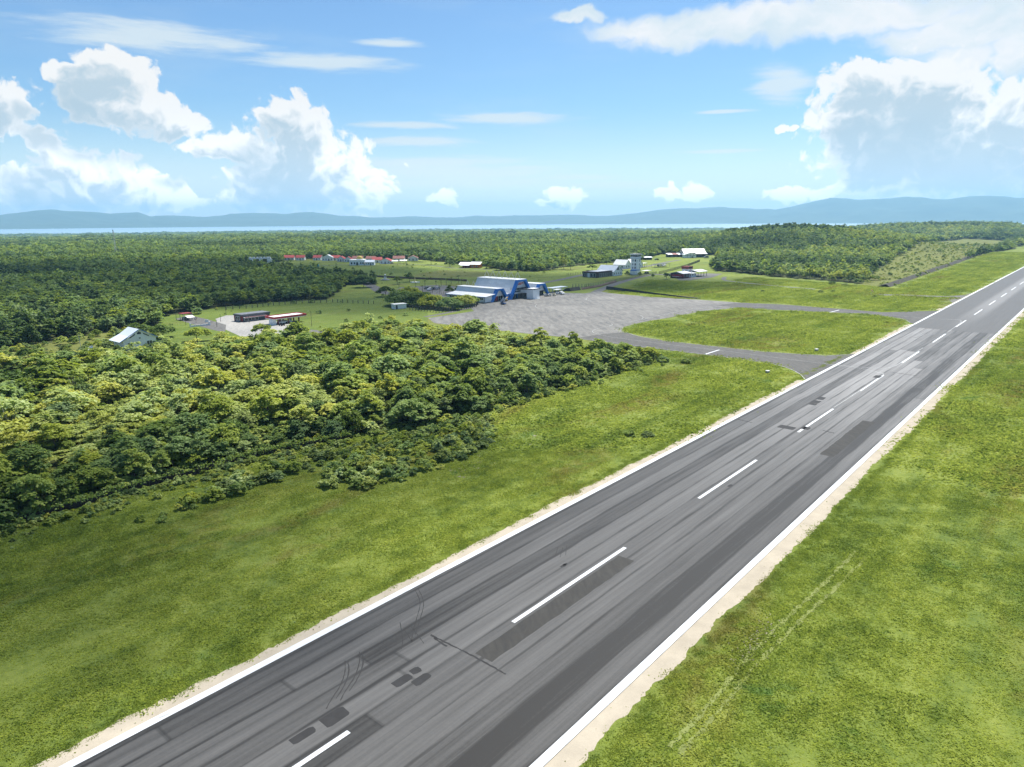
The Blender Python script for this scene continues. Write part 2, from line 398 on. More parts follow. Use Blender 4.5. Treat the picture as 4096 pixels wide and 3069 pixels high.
# haze: one even box of air round everything
hb = bmesh.new(); bmesh.ops.create_cube(hb, size=1.0)
hm = bpy.data.meshes.new('haze'); hb.to_mesh(hm); hb.free()
hz = link('haze', hm); tag(hz, 'pale blue haze over the whole landscape', kind='stuff')
hz.scale = (31000, 31000, HZT + 66); hz.location = (0, 0, (HZT - 66) / 2)
m = bpy.data.materials.new('haze'); m.use_nodes = True; m.node_tree.nodes.clear(); q = NT(m.node_tree)
pv = q.new('ShaderNodeVolumePrincipled'); o_ = q.new('ShaderNodeOutputMaterial')
pv.inputs['Color'].default_value = (0.36, 0.70, 1.0, 1); pv.inputs['Density'].default_value = 0.88e-4; pv.inputs['Anisotropy'].default_value = 0.2
q.l.new(pv.outputs[0], o_.inputs['Volume']); m.cycles.homogeneous_volume = True
hm.materials.append(m)

# fair-weather clouds drifting overhead (above the frame); their shade lies on the woods at left and the near grass
def cloud(label, shade_xy, alt, rx, ry, rz, dens, seed):
    g = np.random.default_rng(seed); off = SUN[:2] / SUN[2] * alt
    bm_ = bmesh.new(); bmesh.ops.create_icosphere(bm_, subdivisions=5, radius=1.0)
    for v in bm_.verts:
        n = Vector(v.co); a = 1 + .26 * math.sin(n.x * 3.1 + seed) * math.cos(n.y * 2.7 + seed * 2) + .16 * math.sin(n.x * 7 + n.y * 5 + seed) + .09 * math.sin(n.y * 13 - n.x * 11 + n.z * 9) + .05 * math.sin(n.x * 27 + n.z * 19)
        v.co = (n.x * rx * a, n.y * ry * a, max(n.z * rz * (a ** 2), -rz * .45))
    me = bpy.data.meshes.new('cloud'); bm_.to_mesh(me); bm_.free()
    m = bpy.data.materials.new('cloud_vapour'); m.use_nodes = True; m.node_tree.nodes.clear(); q = NT(m.node_tree)
    pv = q.new('ShaderNodeVolumePrincipled'); oo = q.new('ShaderNodeOutputMaterial'); pv.inputs['Color'].default_value = (1, 1, 1, 1); pv.inputs['Density'].default_value = dens; pv.inputs['Anisotropy'].default_value = .4
    q.l.new(pv.outputs[0], oo.inputs['Volume']); m.cycles.homogeneous_volume = True; me.materials.append(m)
    o = link('cloud', me); o.location = (shade_xy[0] + off[0], shade_xy[1] + off[1], alt); tag(o, label, kind='stuff')
cloud('broad flat fair weather cloud high over the terminal', (-235, 510), 760, 300, 190, 70, .0100, 2)
cloud('small thin fair weather cloud over the near runway edge', (-66, 92), 700, 66, 46, 34, .0150, 5)

# ------------------------------------------------------------------ mesh builder
class MB:
    def __init__(s): s.v = []; s.f = []
    def quad(s, *p):
        i = len(s.v); s.v += [tuple(map(float, a)) for a in p]; s.f.append(tuple(range(i, i + len(p)))); return s
    def box(s, x0, x1, y0, y1, z0, z1):
        i = len(s.v)
        s.v += [(x, y, z) for z in (z0, z1) for (x, y) in ((x0, y0), (x1, y0), (x1, y1), (x0, y1))]
        s.f += [tuple(i + j for j in t) for t in ((3, 2, 1, 0), (4, 5, 6, 7), (0, 1, 5, 4), (1, 2, 6, 5), (2, 3, 7, 6), (3, 0, 4, 7))]; return s
    def prism(s, poly, z0, z1):
        n = len(poly); i = len(s.v)
        s.v += [(x, y, z0) for x, y in poly] + [(x, y, z1) for x, y in poly]
        s.f.append(tuple(i + j for j in reversed(range(n)))); s.f.append(tuple(i + n + j for j in range(n)))
        for j in range(n): s.f.append((i + j, i + (j + 1) % n, i + n + (j + 1) % n, i + n + j))
        return s
    def extr(s, prof, y0, y1):
        """profile in x,z pushed along y"""
        n = len(prof); i = len(s.v)
        s.v += [(x, y0, z) for x, z in prof] + [(x, y1, z) for x, z in prof]
        s.f.append(tuple(i + j for j in range(n))); s.f.append(tuple(i + n + j for j in reversed(range(n))))
        for j in range(n): s.f.append((i + (j + 1) % n, i + j, i + n + j, i + n + (j + 1) % n))
        return s
    def extx(s, prof, x0, x1):
        """profile in y,z pushed along x"""
        n = len(prof); i = len(s.v)
        s.v += [(x0, y, z) for y, z in prof] + [(x1, y, z) for y, z in prof]
        s.f.append(tuple(i + j for j in reversed(range(n)))); s.f.append(tuple(i + n + j for j in range(n)))
        for j in range(n): s.f.append((i + j, i + (j + 1) % n, i + n + (j + 1) % n, i + n + j))
        return s
    def bar(s, p, q, w=0.1, h=None):
        """square bar between two points"""
        p, q = Vector(p), Vector(q); d = (q - p).normalized(); h = h or w
        a = Vector((0, 0, 1)) if abs(d.z) < 0.9 else Vector((1, 0, 0))
        sx = d.cross(a).normalized() * w / 2; sy = sx.cross(d).normalized() * h / 2
        i = len(s.v)
        for c in (p, q):
            for e in (-sx - sy, sx - sy, sx + sy, -sx + sy): s.v.append(tuple(c + e))
        s.f += [tuple(i + j for j in t) for t in ((3, 2, 1, 0), (4, 5, 6, 7), (0, 1, 5, 4), (1, 2, 6, 5), (2, 3, 7, 6), (3, 0, 4, 7))]; return s
    def cyl(s, p, q, r0, r1=None, n=8, caps=True):
        r1 = r0 if r1 is None else r1
        p, q = Vector(p), Vector(q); d = (q - p).normalized()
        a = Vector((0, 0, 1)) if abs(d.z) < 0.9 else Vector((1, 0, 0))
        ex = d.cross(a).normalized(); ey = d.cross(ex).normalized(); i = len(s.v)
        for c, r in ((p, r0), (q, r1)):
            for j in range(n):
                t = 2 * math.pi * j / n; s.v.append(tuple(c + ex * math.cos(t) * r + ey * math.sin(t) * r))
        for j in range(n): s.f.append((i + j, i + n + j, i + n + (j + 1) % n, i + (j + 1) % n))
        if caps: s.f.append(tuple(i + j for j in range(n))); s.f.append(tuple(i + n + j for j in reversed(range(n))))
        return s
    def dome(s, c, r, h, n=14, m=6):
        i = len(s.v)
        for a in range(m):
            t = a / m * math.pi / 2
            for j in range(n):
                p = 2 * math.pi * j / n; s.v.append((c[0] + r * math.cos(t) * math.cos(p), c[1] + r * math.cos(t) * math.sin(p), c[2] + h * math.sin(t)))
        s.v.append((c[0], c[1], c[2] + h)); top = len(s.v) - 1
        for a in range(m - 1):
            for j in range(n): s.f.append((i + a * n + j, i + a * n + (j + 1) % n, i + (a + 1) * n + (j + 1) % n, i + (a + 1) * n + j))
        for j in range(n): s.f.append((i + (m - 1) * n + j, i + (m - 1) * n + (j + 1) % n, top))
        return s
    def build(s, name, mat, parent=None, bevel=0.0):
        me = bpy.data.meshes.new(name); me.from_pydata(s.v, [], s.f); me.update()
        o = link(name, me, mat, parent)
        if bevel:
            bm_ = bmesh.new(); bm_.from_mesh(me)
            bmesh.ops.bevel(bm_, geom=bm_.edges[:], offset=bevel, segments=2, affect='EDGES', clamp_overlap=True); bm_.to_mesh(me); bm_.free()
        return o
def flat_poly(name, pts, z, mat, kind=None, parent=None, skirt=0.0):
    """flat sheet over a ground outline"""
    bm_ = bmesh.new(); vs = [bm_.verts.new((p[0], p[1], z)) for p in pts]
    f = bm_.faces.new(vs); f.normal_update()
    if f.normal.z < 0: f.normal_flip()
    bmesh.ops.triangulate(bm_, faces=[f], ngon_method='EAR_CLIP')
    me = bpy.data.meshes.new(name); bm_.to_mesh(me); bm_.free()
    o = link(name, me, mat, parent)
    if kind: o['kind'] = kind
    return o
def chaikin(P, n=2, closed=False):
    P = [np.array(p[:2], float) for p in P]
    for _ in range(n):
        Q = [] if closed else [P[0]]
        for i in range(len(P) - (0 if closed else 1)):
            a, b_ = P[i], P[(i + 1) % len(P)]; Q += [0.75 * a + 0.25 * b_, 0.25 * a + 0.75 * b_]
        if not closed: Q.append(P[-1])
        P = Q
    return P
def ribbon(name, pts, w, z, mat, parent=None, kind=None, jitter=0.0, seed=0):
    P = np.array([p[:2] for p in pts], float); g = np.random.default_rng(seed)
    d = np.gradient(P, axis=0); d /= np.linalg.norm(d, axis=1)[:, None] + 1e-9
    nrm = np.stack([-d[:, 1], d[:, 0]], 1)
    wl = w / 2 + g.normal(0, jitter, len(P)) if jitter else np.full(len(P), w / 2)
    wr = w / 2 + g.normal(0, jitter, len(P)) if jitter else np.full(len(P), w / 2)
    A, B = P + nrm * wl[:, None], P - nrm * wr[:, None]
    n = len(P); A_z = z if name in ('guide_line', 'hold_line', 'tyre_mark', 'sealed_joint') else None; vv = [(a[0], a[1], z if A_z else z + float(gz(a[0], a[1]))) for a in list(A) + list(B)]
    me = bpy.data.meshes.new(name); me.from_pydata(vv, [], [(i, n + i, n + i + 1, i + 1) for i in range(n - 1)]); me.update()
    o = link(name, me, mat, parent)
    if kind: o['kind'] = kind
    return o
def dens(P, step):
    P = np.array([p[:2] for p in P], float); L = np.concatenate([[0], np.cumsum(np.linalg.norm(np.diff(P, axis=0), axis=1))])
    t = np.arange(0, L[-1], step); return np.stack([np.interp(t, L, P[:, 0]), np.interp(t, L, P[:, 1])], 1)

# ------------------------------------------------------------------ runway, taxiways, apron
def runway_mat():
    m, q, b = new_mat('old_asphalt_lanes')
    o = q.new('ShaderNodeTexCoord').outputs['Object']
    x, y, _ = q.sep(o)
    wob = q.math('MULTIPLY', q.math('SUBTRACT', q.noise(q.xyz(q.math('MULTIPLY', x, 0.25), q.math('MULTIPLY', y, 0.02), 0.0), 1.0, 4, 0.6), 0.5), 1.1)
    xw = q.math('ADD', x, wob)
    lane = q.math('DIVIDE', q.math('ADD', xw, 40.15), 2.45)
    li = q.math('FLOOR', lane); lf = q.math('FRACT', lane)
    wn = q.new('ShaderNodeTexWhiteNoise', noise_dimensions='3D')
    shift = q.math('MULTIPLY', q.math('SINE', q.math('MULTIPLY', li, 12.9)), 40.0)
    seg = q.math('FLOOR', q.math('DIVIDE', q.math('ADD', y, shift), 210.0))
    q.put(wn.inputs['Vector'], q.xyz(li, seg, 3.0))
    lane_v = q.math('SUBTRACT', wn.outputs['Value'], 0.5)
    edge = q.math('ABSOLUTE', q.math('DIVIDE', x, 15.0))
    basev = q.math('MULTIPLY_ADD', q.ss(edge, 0.25, 0.62), -0.012, 0.048)
    v = q.math('MULTIPLY_ADD', lane_v, 0.062, basev)
    st = q.noise(q.vm('MULTIPLY', o, (1.6, 0.035, 1)), 1.0, 6, 0.65)
    v = q.math('ADD', v, q.math('MULTIPLY', q.math('SUBTRACT', st, 0.5), 0.095))
    bl = q.noise(q.vm('MULTIPLY', o, (0.16, 0.035, 1)), 1.0, 5, 0.6)
    v = q.math('ADD', v, q.math('MULTIPLY', q.math('SUBTRACT', bl, 0.5), 0.048))
    fine = q.noise(o, 3.0, 5, 0.75)
    v = q.math('ADD', v, q.math('MULTIPLY', q.math('SUBTRACT', fine, 0.5), 0.028))
    # dark construction joints between the paving lanes
    dj = q.math('MINIMUM', lf, q.math('SUBTRACT', 1.0, lf))
    jn = q.noise(q.vm('MULTIPLY', o, (0.7, 0.05, 1)), 1.0, 4, 0.7)
    jw = q.lin(jn, 0.3, 0.7, 0.025, 0.20)
    joint = q.math('MULTIPLY', q.ss(q.math('DIVIDE', dj, jw), 1.0, 0.15), q.lin(jn, 0.30, 0.58, 0.25, 0.95))
    v = q.math('MULTIPLY', v, q.math('SUBTRACT', 1.0, q.math('MULTIPLY', joint, 0.8)))
    # grooves: short cross joints where a day's paving stopped
    seg2 = q.math('FRACT', q.math('DIVIDE', q.math('ADD', y, shift), 210.0))
    cj = q.ss(q.math('ABSOLUTE', q.math('SUBTRACT', seg2, 0.5)), 0.4985, 0.4996)
    v = q.math('MULTIPLY', v, q.math('SUBTRACT', 1.0, q.math('MULTIPLY', cj, 0.4)))
    # newer dark overlay far down; pale paving before it, with distance sheen painted in
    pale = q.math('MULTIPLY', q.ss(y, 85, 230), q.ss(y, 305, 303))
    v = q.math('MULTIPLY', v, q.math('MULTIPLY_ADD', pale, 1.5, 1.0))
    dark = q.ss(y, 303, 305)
    v = q.mix(dark, v, q.math('MULTIPLY_ADD', q.math('MULTIPLY', q.ss(q.math('ABSOLUTE', x), 5.0, 2.0), q.ss(y, 290, 420)), 0.075, q.math('MULTIPLY_ADD', st, 0.05, 0.036)))  # pale centre band: far glare put into the overlay colour
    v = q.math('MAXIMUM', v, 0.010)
    q.put(b.inputs['Base Color'], q.mix(q.ss(fine, 0.3, 0.7), q.vm('MULTIPLY', q.xyz(v, v, v), (1.0, 1.0, 1.0)), q.vm('MULTIPLY', q.xyz(v, v, v), (1.0, 0.99, 0.96))))
    b.inputs['Roughness'].default_value = 0.6; b.inputs['Specular IOR Level'].default_value = 0.22
    bp = q.new('ShaderNodeBump'); bp.inputs['Strength'].default_value = 0.25; bp.inputs['Distance'].default_value = 0.03
    q.put(bp.inputs['Height'], fine); q.l.new(bp.outputs[0], b.inputs['Normal'])
    return m
def apron_mat(name, lo, hi, sx=0.5, sy=0.02):
    m, q, b = new_mat(name)
    pos = q.new('ShaderNodeNewGeometry').outputs['Position']
    mp = q.new('ShaderNodeVectorRotate', rotation_type='Z_AXIS'); q.put(mp.inputs['Vector'], pos); mp.inputs['Angle'].default_value = PSI + 0.75
    st = q.noise(q.vm('MULTIPLY', mp.outputs[0], (sx * 0.25, sx, 1)), 1.0, 6, 0.62, 0.6)
    bl = q.noise(pos, 0.035, 5, 0.6, 0.4); fine = q.noise(pos, 1.6, 5, 0.7)
    f = q.math('ADD', q.math('ADD', q.math('MULTIPLY', st, 0.75), q.math('MULTIPLY', bl, 0.45)), q.math('MULTIPLY', fine, 0.2)); f = q.math('SUBTRACT', f, 0.19)
    q.put(b.inputs['Base Color'], q.ramp(f, [(0.34, (lo, lo, lo * 0.98)), (0.5, ((lo + hi) / 2, (lo + hi) * .4875, (lo + hi) * .455)), (0.66, (hi, hi * .975, hi * 0.90))]))
    b.inputs['Roughness'].default_value = 0.75; b.inputs['Specular IOR Level'].default_value = 0.15
    return m
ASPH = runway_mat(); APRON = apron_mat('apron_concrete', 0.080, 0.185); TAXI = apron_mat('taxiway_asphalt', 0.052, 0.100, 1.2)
ROADM = apron_mat('road_asphalt', 0.075, 0.13, 1.0); GRAVEL = apron_mat('pale_gravel', 0.20, 0.32, 1.4)
def paint_mat():
    m, q, b = new_mat('white_line_paint'); o = q.new('ShaderNodeTexCoord').outputs['Object']
    n = q.noise(q.vm('MULTIPLY', o, (3.0, .5, 1)), 1.0, 6, 0.7); n2 = q.noise(q.vm('MULTIPLY', o, (.2, .05, 1)), 1.0, 3, 0.6)
    w = q.math('ADD', n, q.math('MULTIPLY', q.math('SUBTRACT', n2, .5), .5))
    q.put(b.inputs['Base Color'], q.ramp(w, [(.24, (.14, .14, .14)), (.36, (.40, .42, .44)), (.6, (.50, .53, .56))])); b.inputs['Roughness'].default_value = .65
    return m
PAINT = paint_mat()
FAINT = plain('worn_white_line_paint', (0.34, 0.35, 0.35), 0.7, var=0.2, scale=1.2)
PATCH = plain('fresh_asphalt_patch', (0.019, 0.019, 0.020), 0.8, var=0.2, scale=2)
TYRE = plain('tyre_rubber_mark', (0.022, 0.022, 0.022), 0.8, var=0.15, scale=1)
SAND = plain('pale_coral_sand', (0.35, 0.31, 0.245), 0.95, var=0.10, scale=1.1, spec=0.1)
EARTH = plain('bare_grey_earth', (0.20, 0.185, 0.13), 0.95, var=0.2, scale=1.4, spec=0.1)
RW0, RW1, HW = -120.0, 1000.0, 14.55
rw = bpy.data.objects.new('runway', bpy.data.meshes.new('runway')); COL.objects.link(rw)
mbx = MB().box(-HW, HW, RW0, RW1, 0.012, 0.065)
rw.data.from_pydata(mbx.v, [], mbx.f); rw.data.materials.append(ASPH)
wx, wy = w_of(0, 0); rw.location = (wx, wy, 0); rw.rotation_euler = (0, 0, -PSI); rw['kind'] = 'structure'
for t in (-14.15, 14.15):
    MB().quad((t - 0.42, RW0, 0.069), (t + 0.42, RW0, 0.069), (t + 0.42, RW1, 0.069), (t - 0.42, RW1, 0.069)).build('edge_line', PAINT, rw)
dash = MB().quad((-0.24, -22.57, 0.069), (0.24, -22.57, 0.069), (0.24, 0, 0.069), (-0.24, 0, 0.069)).build('centre_dash', PAINT, rw)
SP0 = 30.0
def st_px(x, y):
    p = gp(x, y, 0.065); return st_of(p[0], p[1])
sa = st_px(1393, 2925)[0]; dash.location = (-0.25, sa, 0)
for kx in range(1, 20):
    dd = dash.copy(); COL.objects.link(dd); dd.parent = rw; dd.location = (-0.25, sa + kx * 43.87, 0)
def rpatch(name, px, w, l, mat, rot=0.0, z=0.069):
    s_, t_ = st_px(*px); g = random
    pts = [(-w/2, -l/2), (w/2 - 0.15, -l/2 - g.uniform(0, .2)), (w/2, -l/2 + .3), (w/2 + g.uniform(-.1, .1), l/2 - .2), (w/2 - .25, l/2), (-w/2 + .2, l/2 + g.uniform(0, .15)), (-w/2, l/2 - .3)]
    o = MB().quad(*[(a, b_, z) for a, b_ in pts]).build(name, mat, rw); o.location = (t_, s_, 0); o.rotation_euler = (0, 0, rot); return o
for px, w, l in [((1340,2868),1.5,2.3),((1212,2942),0.9,2.2),((1610,2722),1.0,2.0),((1688,2717),1.0,1.9),((1663,2682),.9,1.0),
                 ((3147,1710),3.2,2.2),((3223,1713),1.6,2.0),((3262,1608),1.8,3),((3285,1594),1.6,3),((3252,1617),1.6,1.6),((2921,1943),0.6,1.2),((3510,1507),1.6,3.4),((2255,2263),0.5,.9),((2262,2257),.4,.7)]:
    rpatch('asphalt_patch', px, w, l, PATCH)
# thick sealed joints that close off an old repair, and a few skid marks
def rline(name, pxs, w, mat, z=0.0735, n=3):
    P = [st_px(*p) for p in pxs]; P = chaikin([(t_, s_) for s_, t_ in P], n); P = dens(P, 0.35)
    o = ribbon(name, P, w, z, mat, rw, jitter=w * 0.18, seed=len(pxs) + int(w * 100)); return o
REP = apron_mat('old_dark_overlay', 0.026, 0.042, 1.4)
def rquad(name, t0, t1, s0, s1, mat, z):
    g = np.random.default_rng(int(s0)); n = 24; a = [(t0 + g.normal(0, .05), s0 + (s1 - s0) * i / n, z) for i in range(n + 1)]; b_ = [(t1 + g.normal(0, .05), s0 + (s1 - s0) * i / n, z) for i in range(n + 1)]
    mb = MB()
    for i in range(n): mb.quad(a[i], b_[i], b_[i + 1], a[i + 1])
    return mb.build(name, mat, rw)
_s, _t = st_px(1960, 2655)
for t0, t1, s0, s1 in ((.35, 2.6, _s + .3, _s + 27), (7.3, 9.7, 128, 156)): rquad('dark_overlay', t0, t1, s0, s1, REP, 0.0665)
for pxs, w in [([(1722,2540),(1770,2564),(1820,2588),(1872,2613),(1925,2642),(1985,2675),(2032,2703)],0.2),([(1735,2552),(1790,2588)],0.22),([(3290,1722),(3340,1734)],0.3),([(2950,1677),(3012,1692)],0.3),
               ([(3560,1488),(3640,1500),(3675,1505)],0.3),([(3655,1352),(3690,1345)],0.25)]: rline('sealed_joint', pxs, w, PATCH, n=1)
for ox in (0, 22):
    for p in ([(1380,2643),(1383,2678),(1365,2740),(1330,2790),(1300,2845)], [(1392,2645),(1398,2690),(1375,2750),(1340,2800)]):
        rline('tyre_mark', [(a + ox * 2.6, b_ - ox * 1.6) for a, b_ in p], 0.09, TYRE, z=0.0725)
for p in ([(1660,2360),(1685,2410),(1668,2470),(1650,2530),(1645,2575)], [(1672,2355),(1700,2410),(1682,2470),(1662,2540)], [(1600,2490),(1612,2560),(1605,2600)],
          [(1618,2520),(1650,2570)],[(1640,2500),(1700,2580)],[(2222,2220),(2232,2190)],[(2240,2230),(2252,2188)],[(2262,2222),(2268,2178)]):
    rline('tyre_mark', p, 0.08, TYRE, z=0.0725)

# ragged sand verges beside the runway
def verge(name, side, wmean, seed, z):
    g = np.random.default_rng(seed); s_ = np.arange(-40, 620, 0.45)
    nz = sum(a * np.sin(s_ * f + g.uniform(0, 6)) for a, f in ((.22, .09), (.16, .31), (.1, .83), (.07, 1.9))) + g.normal(0, .08, len(s_))
    w_ = np.clip(wmean + nz, 0.3, 4); inn = np.full(len(s_), HW - 0.2)
    gap = (side < 0) & (((s_ > 186) & (s_ < 226)) | ((s_ > 312) & (s_ < 368)))
    gap2 = (s_ > 380)
    w_ = np.where(gap, 0.02, np.where(gap2, w_ * 0.35, w_))
    ax, ay = w_of(s_, side * inn); bx, by = w_of(s_, side * (HW + w_)); n = len(s_)
    vv = [(x, y, z) for x, y in zip(ax, ay)] + [(x, y, z) for x, y in zip(bx, by)]
    ff = [(i, i + 1, n + i + 1, n + i) if side < 0 else (i, n + i, n + i + 1, i + 1) for i in range(n - 1)]
    me = bpy.data.meshes.new(name); me.from_pydata(vv, [], [t[::-1] for t in ff]); me.update(); o = link(name, me, SAND); o['kind'] = 'structure'; return o
verge('sand_verge', -1, 1.6, 3, 0.008); verge('sand_verge', 1, 1.95, 4, 0.008)
def blobs(name, pts, rad, mat, z, seed, cnt=1):
    g = np.random.default_rng(seed); mb = MB()
    for p in pts:
        for _ in range(cnt):
            q2 = g.normal(0, 1, 2) * (rad * .9 if cnt < 10 else rad * 6); c = np.array(p[:2]) + q2[0] * V + q2[1] * U * 2.2; r0 = rad * g.uniform(.3, 1); n = 9; st = g.uniform(1.2, 2.4)
            ps = []
            for j in range(n):
                a = 2 * math.pi * j / n; r_ = r0 * g.uniform(.55, 1.25); l = np.array([r_ * math.cos(a) , r_ * math.sin(a) * st])
                ps.append((c[0] + l[0] * V[0] + l[1] * U[0], c[1] + l[0] * V[1] + l[1] * U[1], z + g.uniform(0, .002)))
            mb.quad(*ps[::-1])
    o = mb.build(name, mat); o['kind'] = 'structure'
    if o.data.polygons and o.data.polygons[0].normal.z < 0: o.data.flip_normals()
    return o
tr = []
DRYG = plain('trampled_dry_grass', (.165, .19, .055), .95, var=.18)
for off in (0, 1.9):
    P = dens(chaikin([gp(x + off * 20, y + off * 14) for x, y in [(2680,2990),(2800,2860),(2905,2740),(2975,2640),(3060,2560),(3150,2470),(3260,2370),(3340,2290),(3430,2200)]]), 0.5)
    ribbon('wheel_track', P, 0.42, 0.04, DRYG, kind='structure', jitter=.11, seed=int(off * 10) + 1)
blobs('bare_stony_patch', [gp(2960 + 8 * i, 2640 - 11 * i) for i in range(14)], 0.10, EARTH, 0.045, 9, 12)
blobs('bare_earth_patches', [gp(x, y) for x, y in [(2140,1765),(1880,1860),(1895,1880),(3720,1140),(3700,1135),(3360,1210)]], .25, EARTH, 0.03, 11, 14)

APR = GP([(1712,1273),(1737,1293),(1900,1312),(2100,1334),(2287,1352),(2566,1390),(2826,1420),(2980,1439),(3098,1458),(3163,1476),(3206,1498),(3224,1518),(3240,1530),(3460,1415),(3419,1416),(3300,1424),(3025,1405),(2700,1368),(2566,1349),
  (2503,1330),(2488,1318),(2496,1308),(2566,1290),(2700,1267),(2800,1247),(2880,1238),(2958,1232),(3080,1238),(3210,1244),(3444,1255),(3560,1267),(3620,1276),(3644,1293),(3668,1300),(3775,1244),(3737,1244),(3532,1250),(3386,1238),(3151,1220),(2960,1211),(2788,1199),
  (2598,1188),(2440,1173),(2396,1166),(2339,1174),(2270,1172),(2205,1170),(2150,1178),(2050,1194),(1965,1208),(1900,1216),(1880,1230),(1896,1245),(1827,1256)])
flat_poly('apron', APR, 0.028, APRON, 'structure')
for nm, ar in (('taxiway', [(2300,1354),(2566,1390),(2826,1420),(2980,1439),(3098,1458),(3163,1476),(3206,1498),(3224,1518),(3240,1528),(3460,1413),(3419,1416),(3300,1424),(3025,1405),(2700,1368),(2566,1349),(2503,1330),(2420,1335)]),
               ('taxiway', [(2958,1232),(3080,1238),(3210,1244),(3444,1255),(3560,1267),(3620,1276),(3644,1293),(3668,1300),(3775,1242),(3737,1244),(3532,1250),(3386,1238),(3151,1220),(2960,1211),(2860,1222)])):
    flat_poly(nm, GP(ar), 0.034, TAXI, 'structure')
AP = bpy.data.objects['apron']
def line(pxs, w=0.17, z=0.0745, nm='guide_line', n=3, st=0.6, par=AP, mat=None): return ribbon(nm, dens(chaikin([gp(*p) for p in pxs], n), st), w, z, mat or FAINT, par, jitter=.02)
line([(3528,1496),(3445,1473),(3300,1457),(2880,1402),(2700,1383),(2439,1349),(2385,1337),(2366,1328),(2380,1317),(2439,1305),(2566,1279),(2654,1260),(2760,1236),(2900,1223),(3200,1232),(3400,1248),(3700,1274),(3790,1279),(3830,1279)])
line([(3300,1456),(3420,1468),(3517,1475),(3560,1474),(3600,1455),(3640,1425),(3693,1391)])
line([(3500,1486),(3535,1494),(3532,1506),(3480,1536),(3385,1600),(3334,1632)])
line([(3790,1278),(3838,1279),(3848,1287),(3825,1305),(3789,1331)])
line([(2439,1304),(2452,1300),(2440,1292),(2400,1285)]); line([(2566,1278),(2575,1270),(2560,1262)]); line([(1905,1220),(2145,1200),(2300,1180),(2390,1172)])
line([(2148,1218),(2138,1226),(2150,1234),(2180,1238)]); line([(2350,1192),(2342,1198),(2352,1204),(2378,1208)])
line([(1760,1292),(2287,1350),(2826,1419),(3090,1456),(3160,1475),(3204,1499),(3220,1519)], 0.22)
line([(2505,1331),(2566,1350),(2700,1369),(3025,1406),(3300,1425),(3400,1418)], 0.2)
line([(3640,1291),(3618,1277),(3560,1268),(3444,1256),(3210,1245),(2958,1233)], 0.2)
for a in ([(2822,1418),(2850,1409),(2879,1400)], [(3318,1251),(3338,1246),(3357,1241)]): line(a, 0.6, nm='hold_line', n=0, mat=PAINT)
# small access roads
flat_poly('path', GP([(3514,1176),(3662,1181),(3764,1185),(3830,1183),(3868,1177),(3890,1172),(3810,1212),(3800,1204),(3771,1199),(3745,1191),(3662,1186),(3514,1181)]), 0.022, ROADM, 'structure')
ribbon('path', dens(chaikin([gp(*p) for p in [(2900,1108),(2888,1122),(3000,1134),(3130,1147),(3269,1158)]]), 2), 3.0, 0.02, ROADM, kind='structure', jitter=.2)
ribbon('road', dens(chaikin([gp(*p) for p in [(2380,1170),(2421,1152),(2472,1132),(2535,1114),(2600,1100),(2640,1096),(2700,1106)]]), 2), 5.5, 0.024, ROADM, kind='structure')
flat_poly('paved_yard', GP([(2610,1100),(2665,1100),(2700,1112),(2718,1122),(2756,1122),(2850,1110),(2890,1096),(2835,1094),(2760,1098),(2680,1094)]), 0.03, ROADM, 'structure')
ribbon('road', dens(chaikin([gp(*p) for p in [(2170,1132),(2230,1122),(2313,1103),(2400,1088),(2530,1072),(2600,1064),(2660,1050),(2720,1040)]]), 3), 5, 0.02, ROADM, kind='structure')
ribbon('road', dens(chaikin([gp(*p) for p in [(960,1052),(1060,1060),(1180,1074),(1300,1092),(1380,1108),(1440,1126),(1490,1145),(1530,1172),(1600,1182),(1760,1180),(1900,1172)]]), 3), 7, 0.02, ROADM, kind='structure')
ribbon('path', dens(chaikin([gp(*p) for p in [(1230,1068),(1340,1060),(1500,1056),(1700,1058),(1830,1076),(2050,1082)]]), 3), 3.0, 0.018, ROADM, kind='structure')
ribbon('path', dens(chaikin([gp(*p) for p in [(1700,1268),(1780,1254),(1880,1232),(1930,1222)]]), 2), 2.6, 0.024, ROADM, kind='structure')
flat_poly('car_park', GP([(1560,1178),(1600,1150),(1750,1140),(1860,1150),(1900,1190),(1880,1205),(1700,1192)]), 0.016, ROADM, 'structure')
flat_poly('forecourt', GP([(862,1276),(905,1262),(960,1262),(1130,1290),(1200,1308),(1240,1322),(1130,1360),(960,1345),(900,1318),(870,1296)]), 0.02, GRAVEL, 'structure')
ribbon('road', dens(chaikin([gp(*p) for p in [(1700,1350),(1400,1345),(1240,1322),(1150,1322)]]), 3), 5, 0.016, ROADM, kind='structure')
flat_poly('forecourt', GP([(700,1276),(760,1262),(830,1278),(905,1300),(900,1330),(850,1320),(780,1300)]), 0.024, ROADM, 'structure')

# ------------------------------------------------------------------ buildings
WHITE = plain('white_wall_paint', (0.82, 0.83, 0.82), 0.75, var=0.07, scale=0.8)
OFFWH = plain('weathered_white_wall', (0.72, 0.73, 0.72), 0.85, var=0.12, scale=0.8, streak=(1, 1, 0.3))
ROOFW = plain('pale_metal_roof', (0.66, 0.67, 0.67), 0.5, var=0.07, scale=0.6, spec=0.5, streak=(1, 3, 1))
ROOFG = plain('grey_metal_roof', (0.66, 0.68, 0.69), 0.55, var=0.09, scale=0.6, spec=0.5, streak=(2, 1, 1))
ROOFB = plain('blue_grey_metal_roof', (0.56, 0.62, 0.67), 0.5, var=0.07, scale=0.5, spec=0.5)
BLUE = plain('blue_cladding', (0.025, 0.17, 0.52), 0.5, var=0.1, scale=0.8)
DGLASS = plain('dark_window_glass', (0.03, 0.04, 0.05), 0.15, var=0.2, scale=0.5, spec=0.6)
DARK = plain('dark_interior', (0.03, 0.03, 0.032), 0.9, var=0.2)
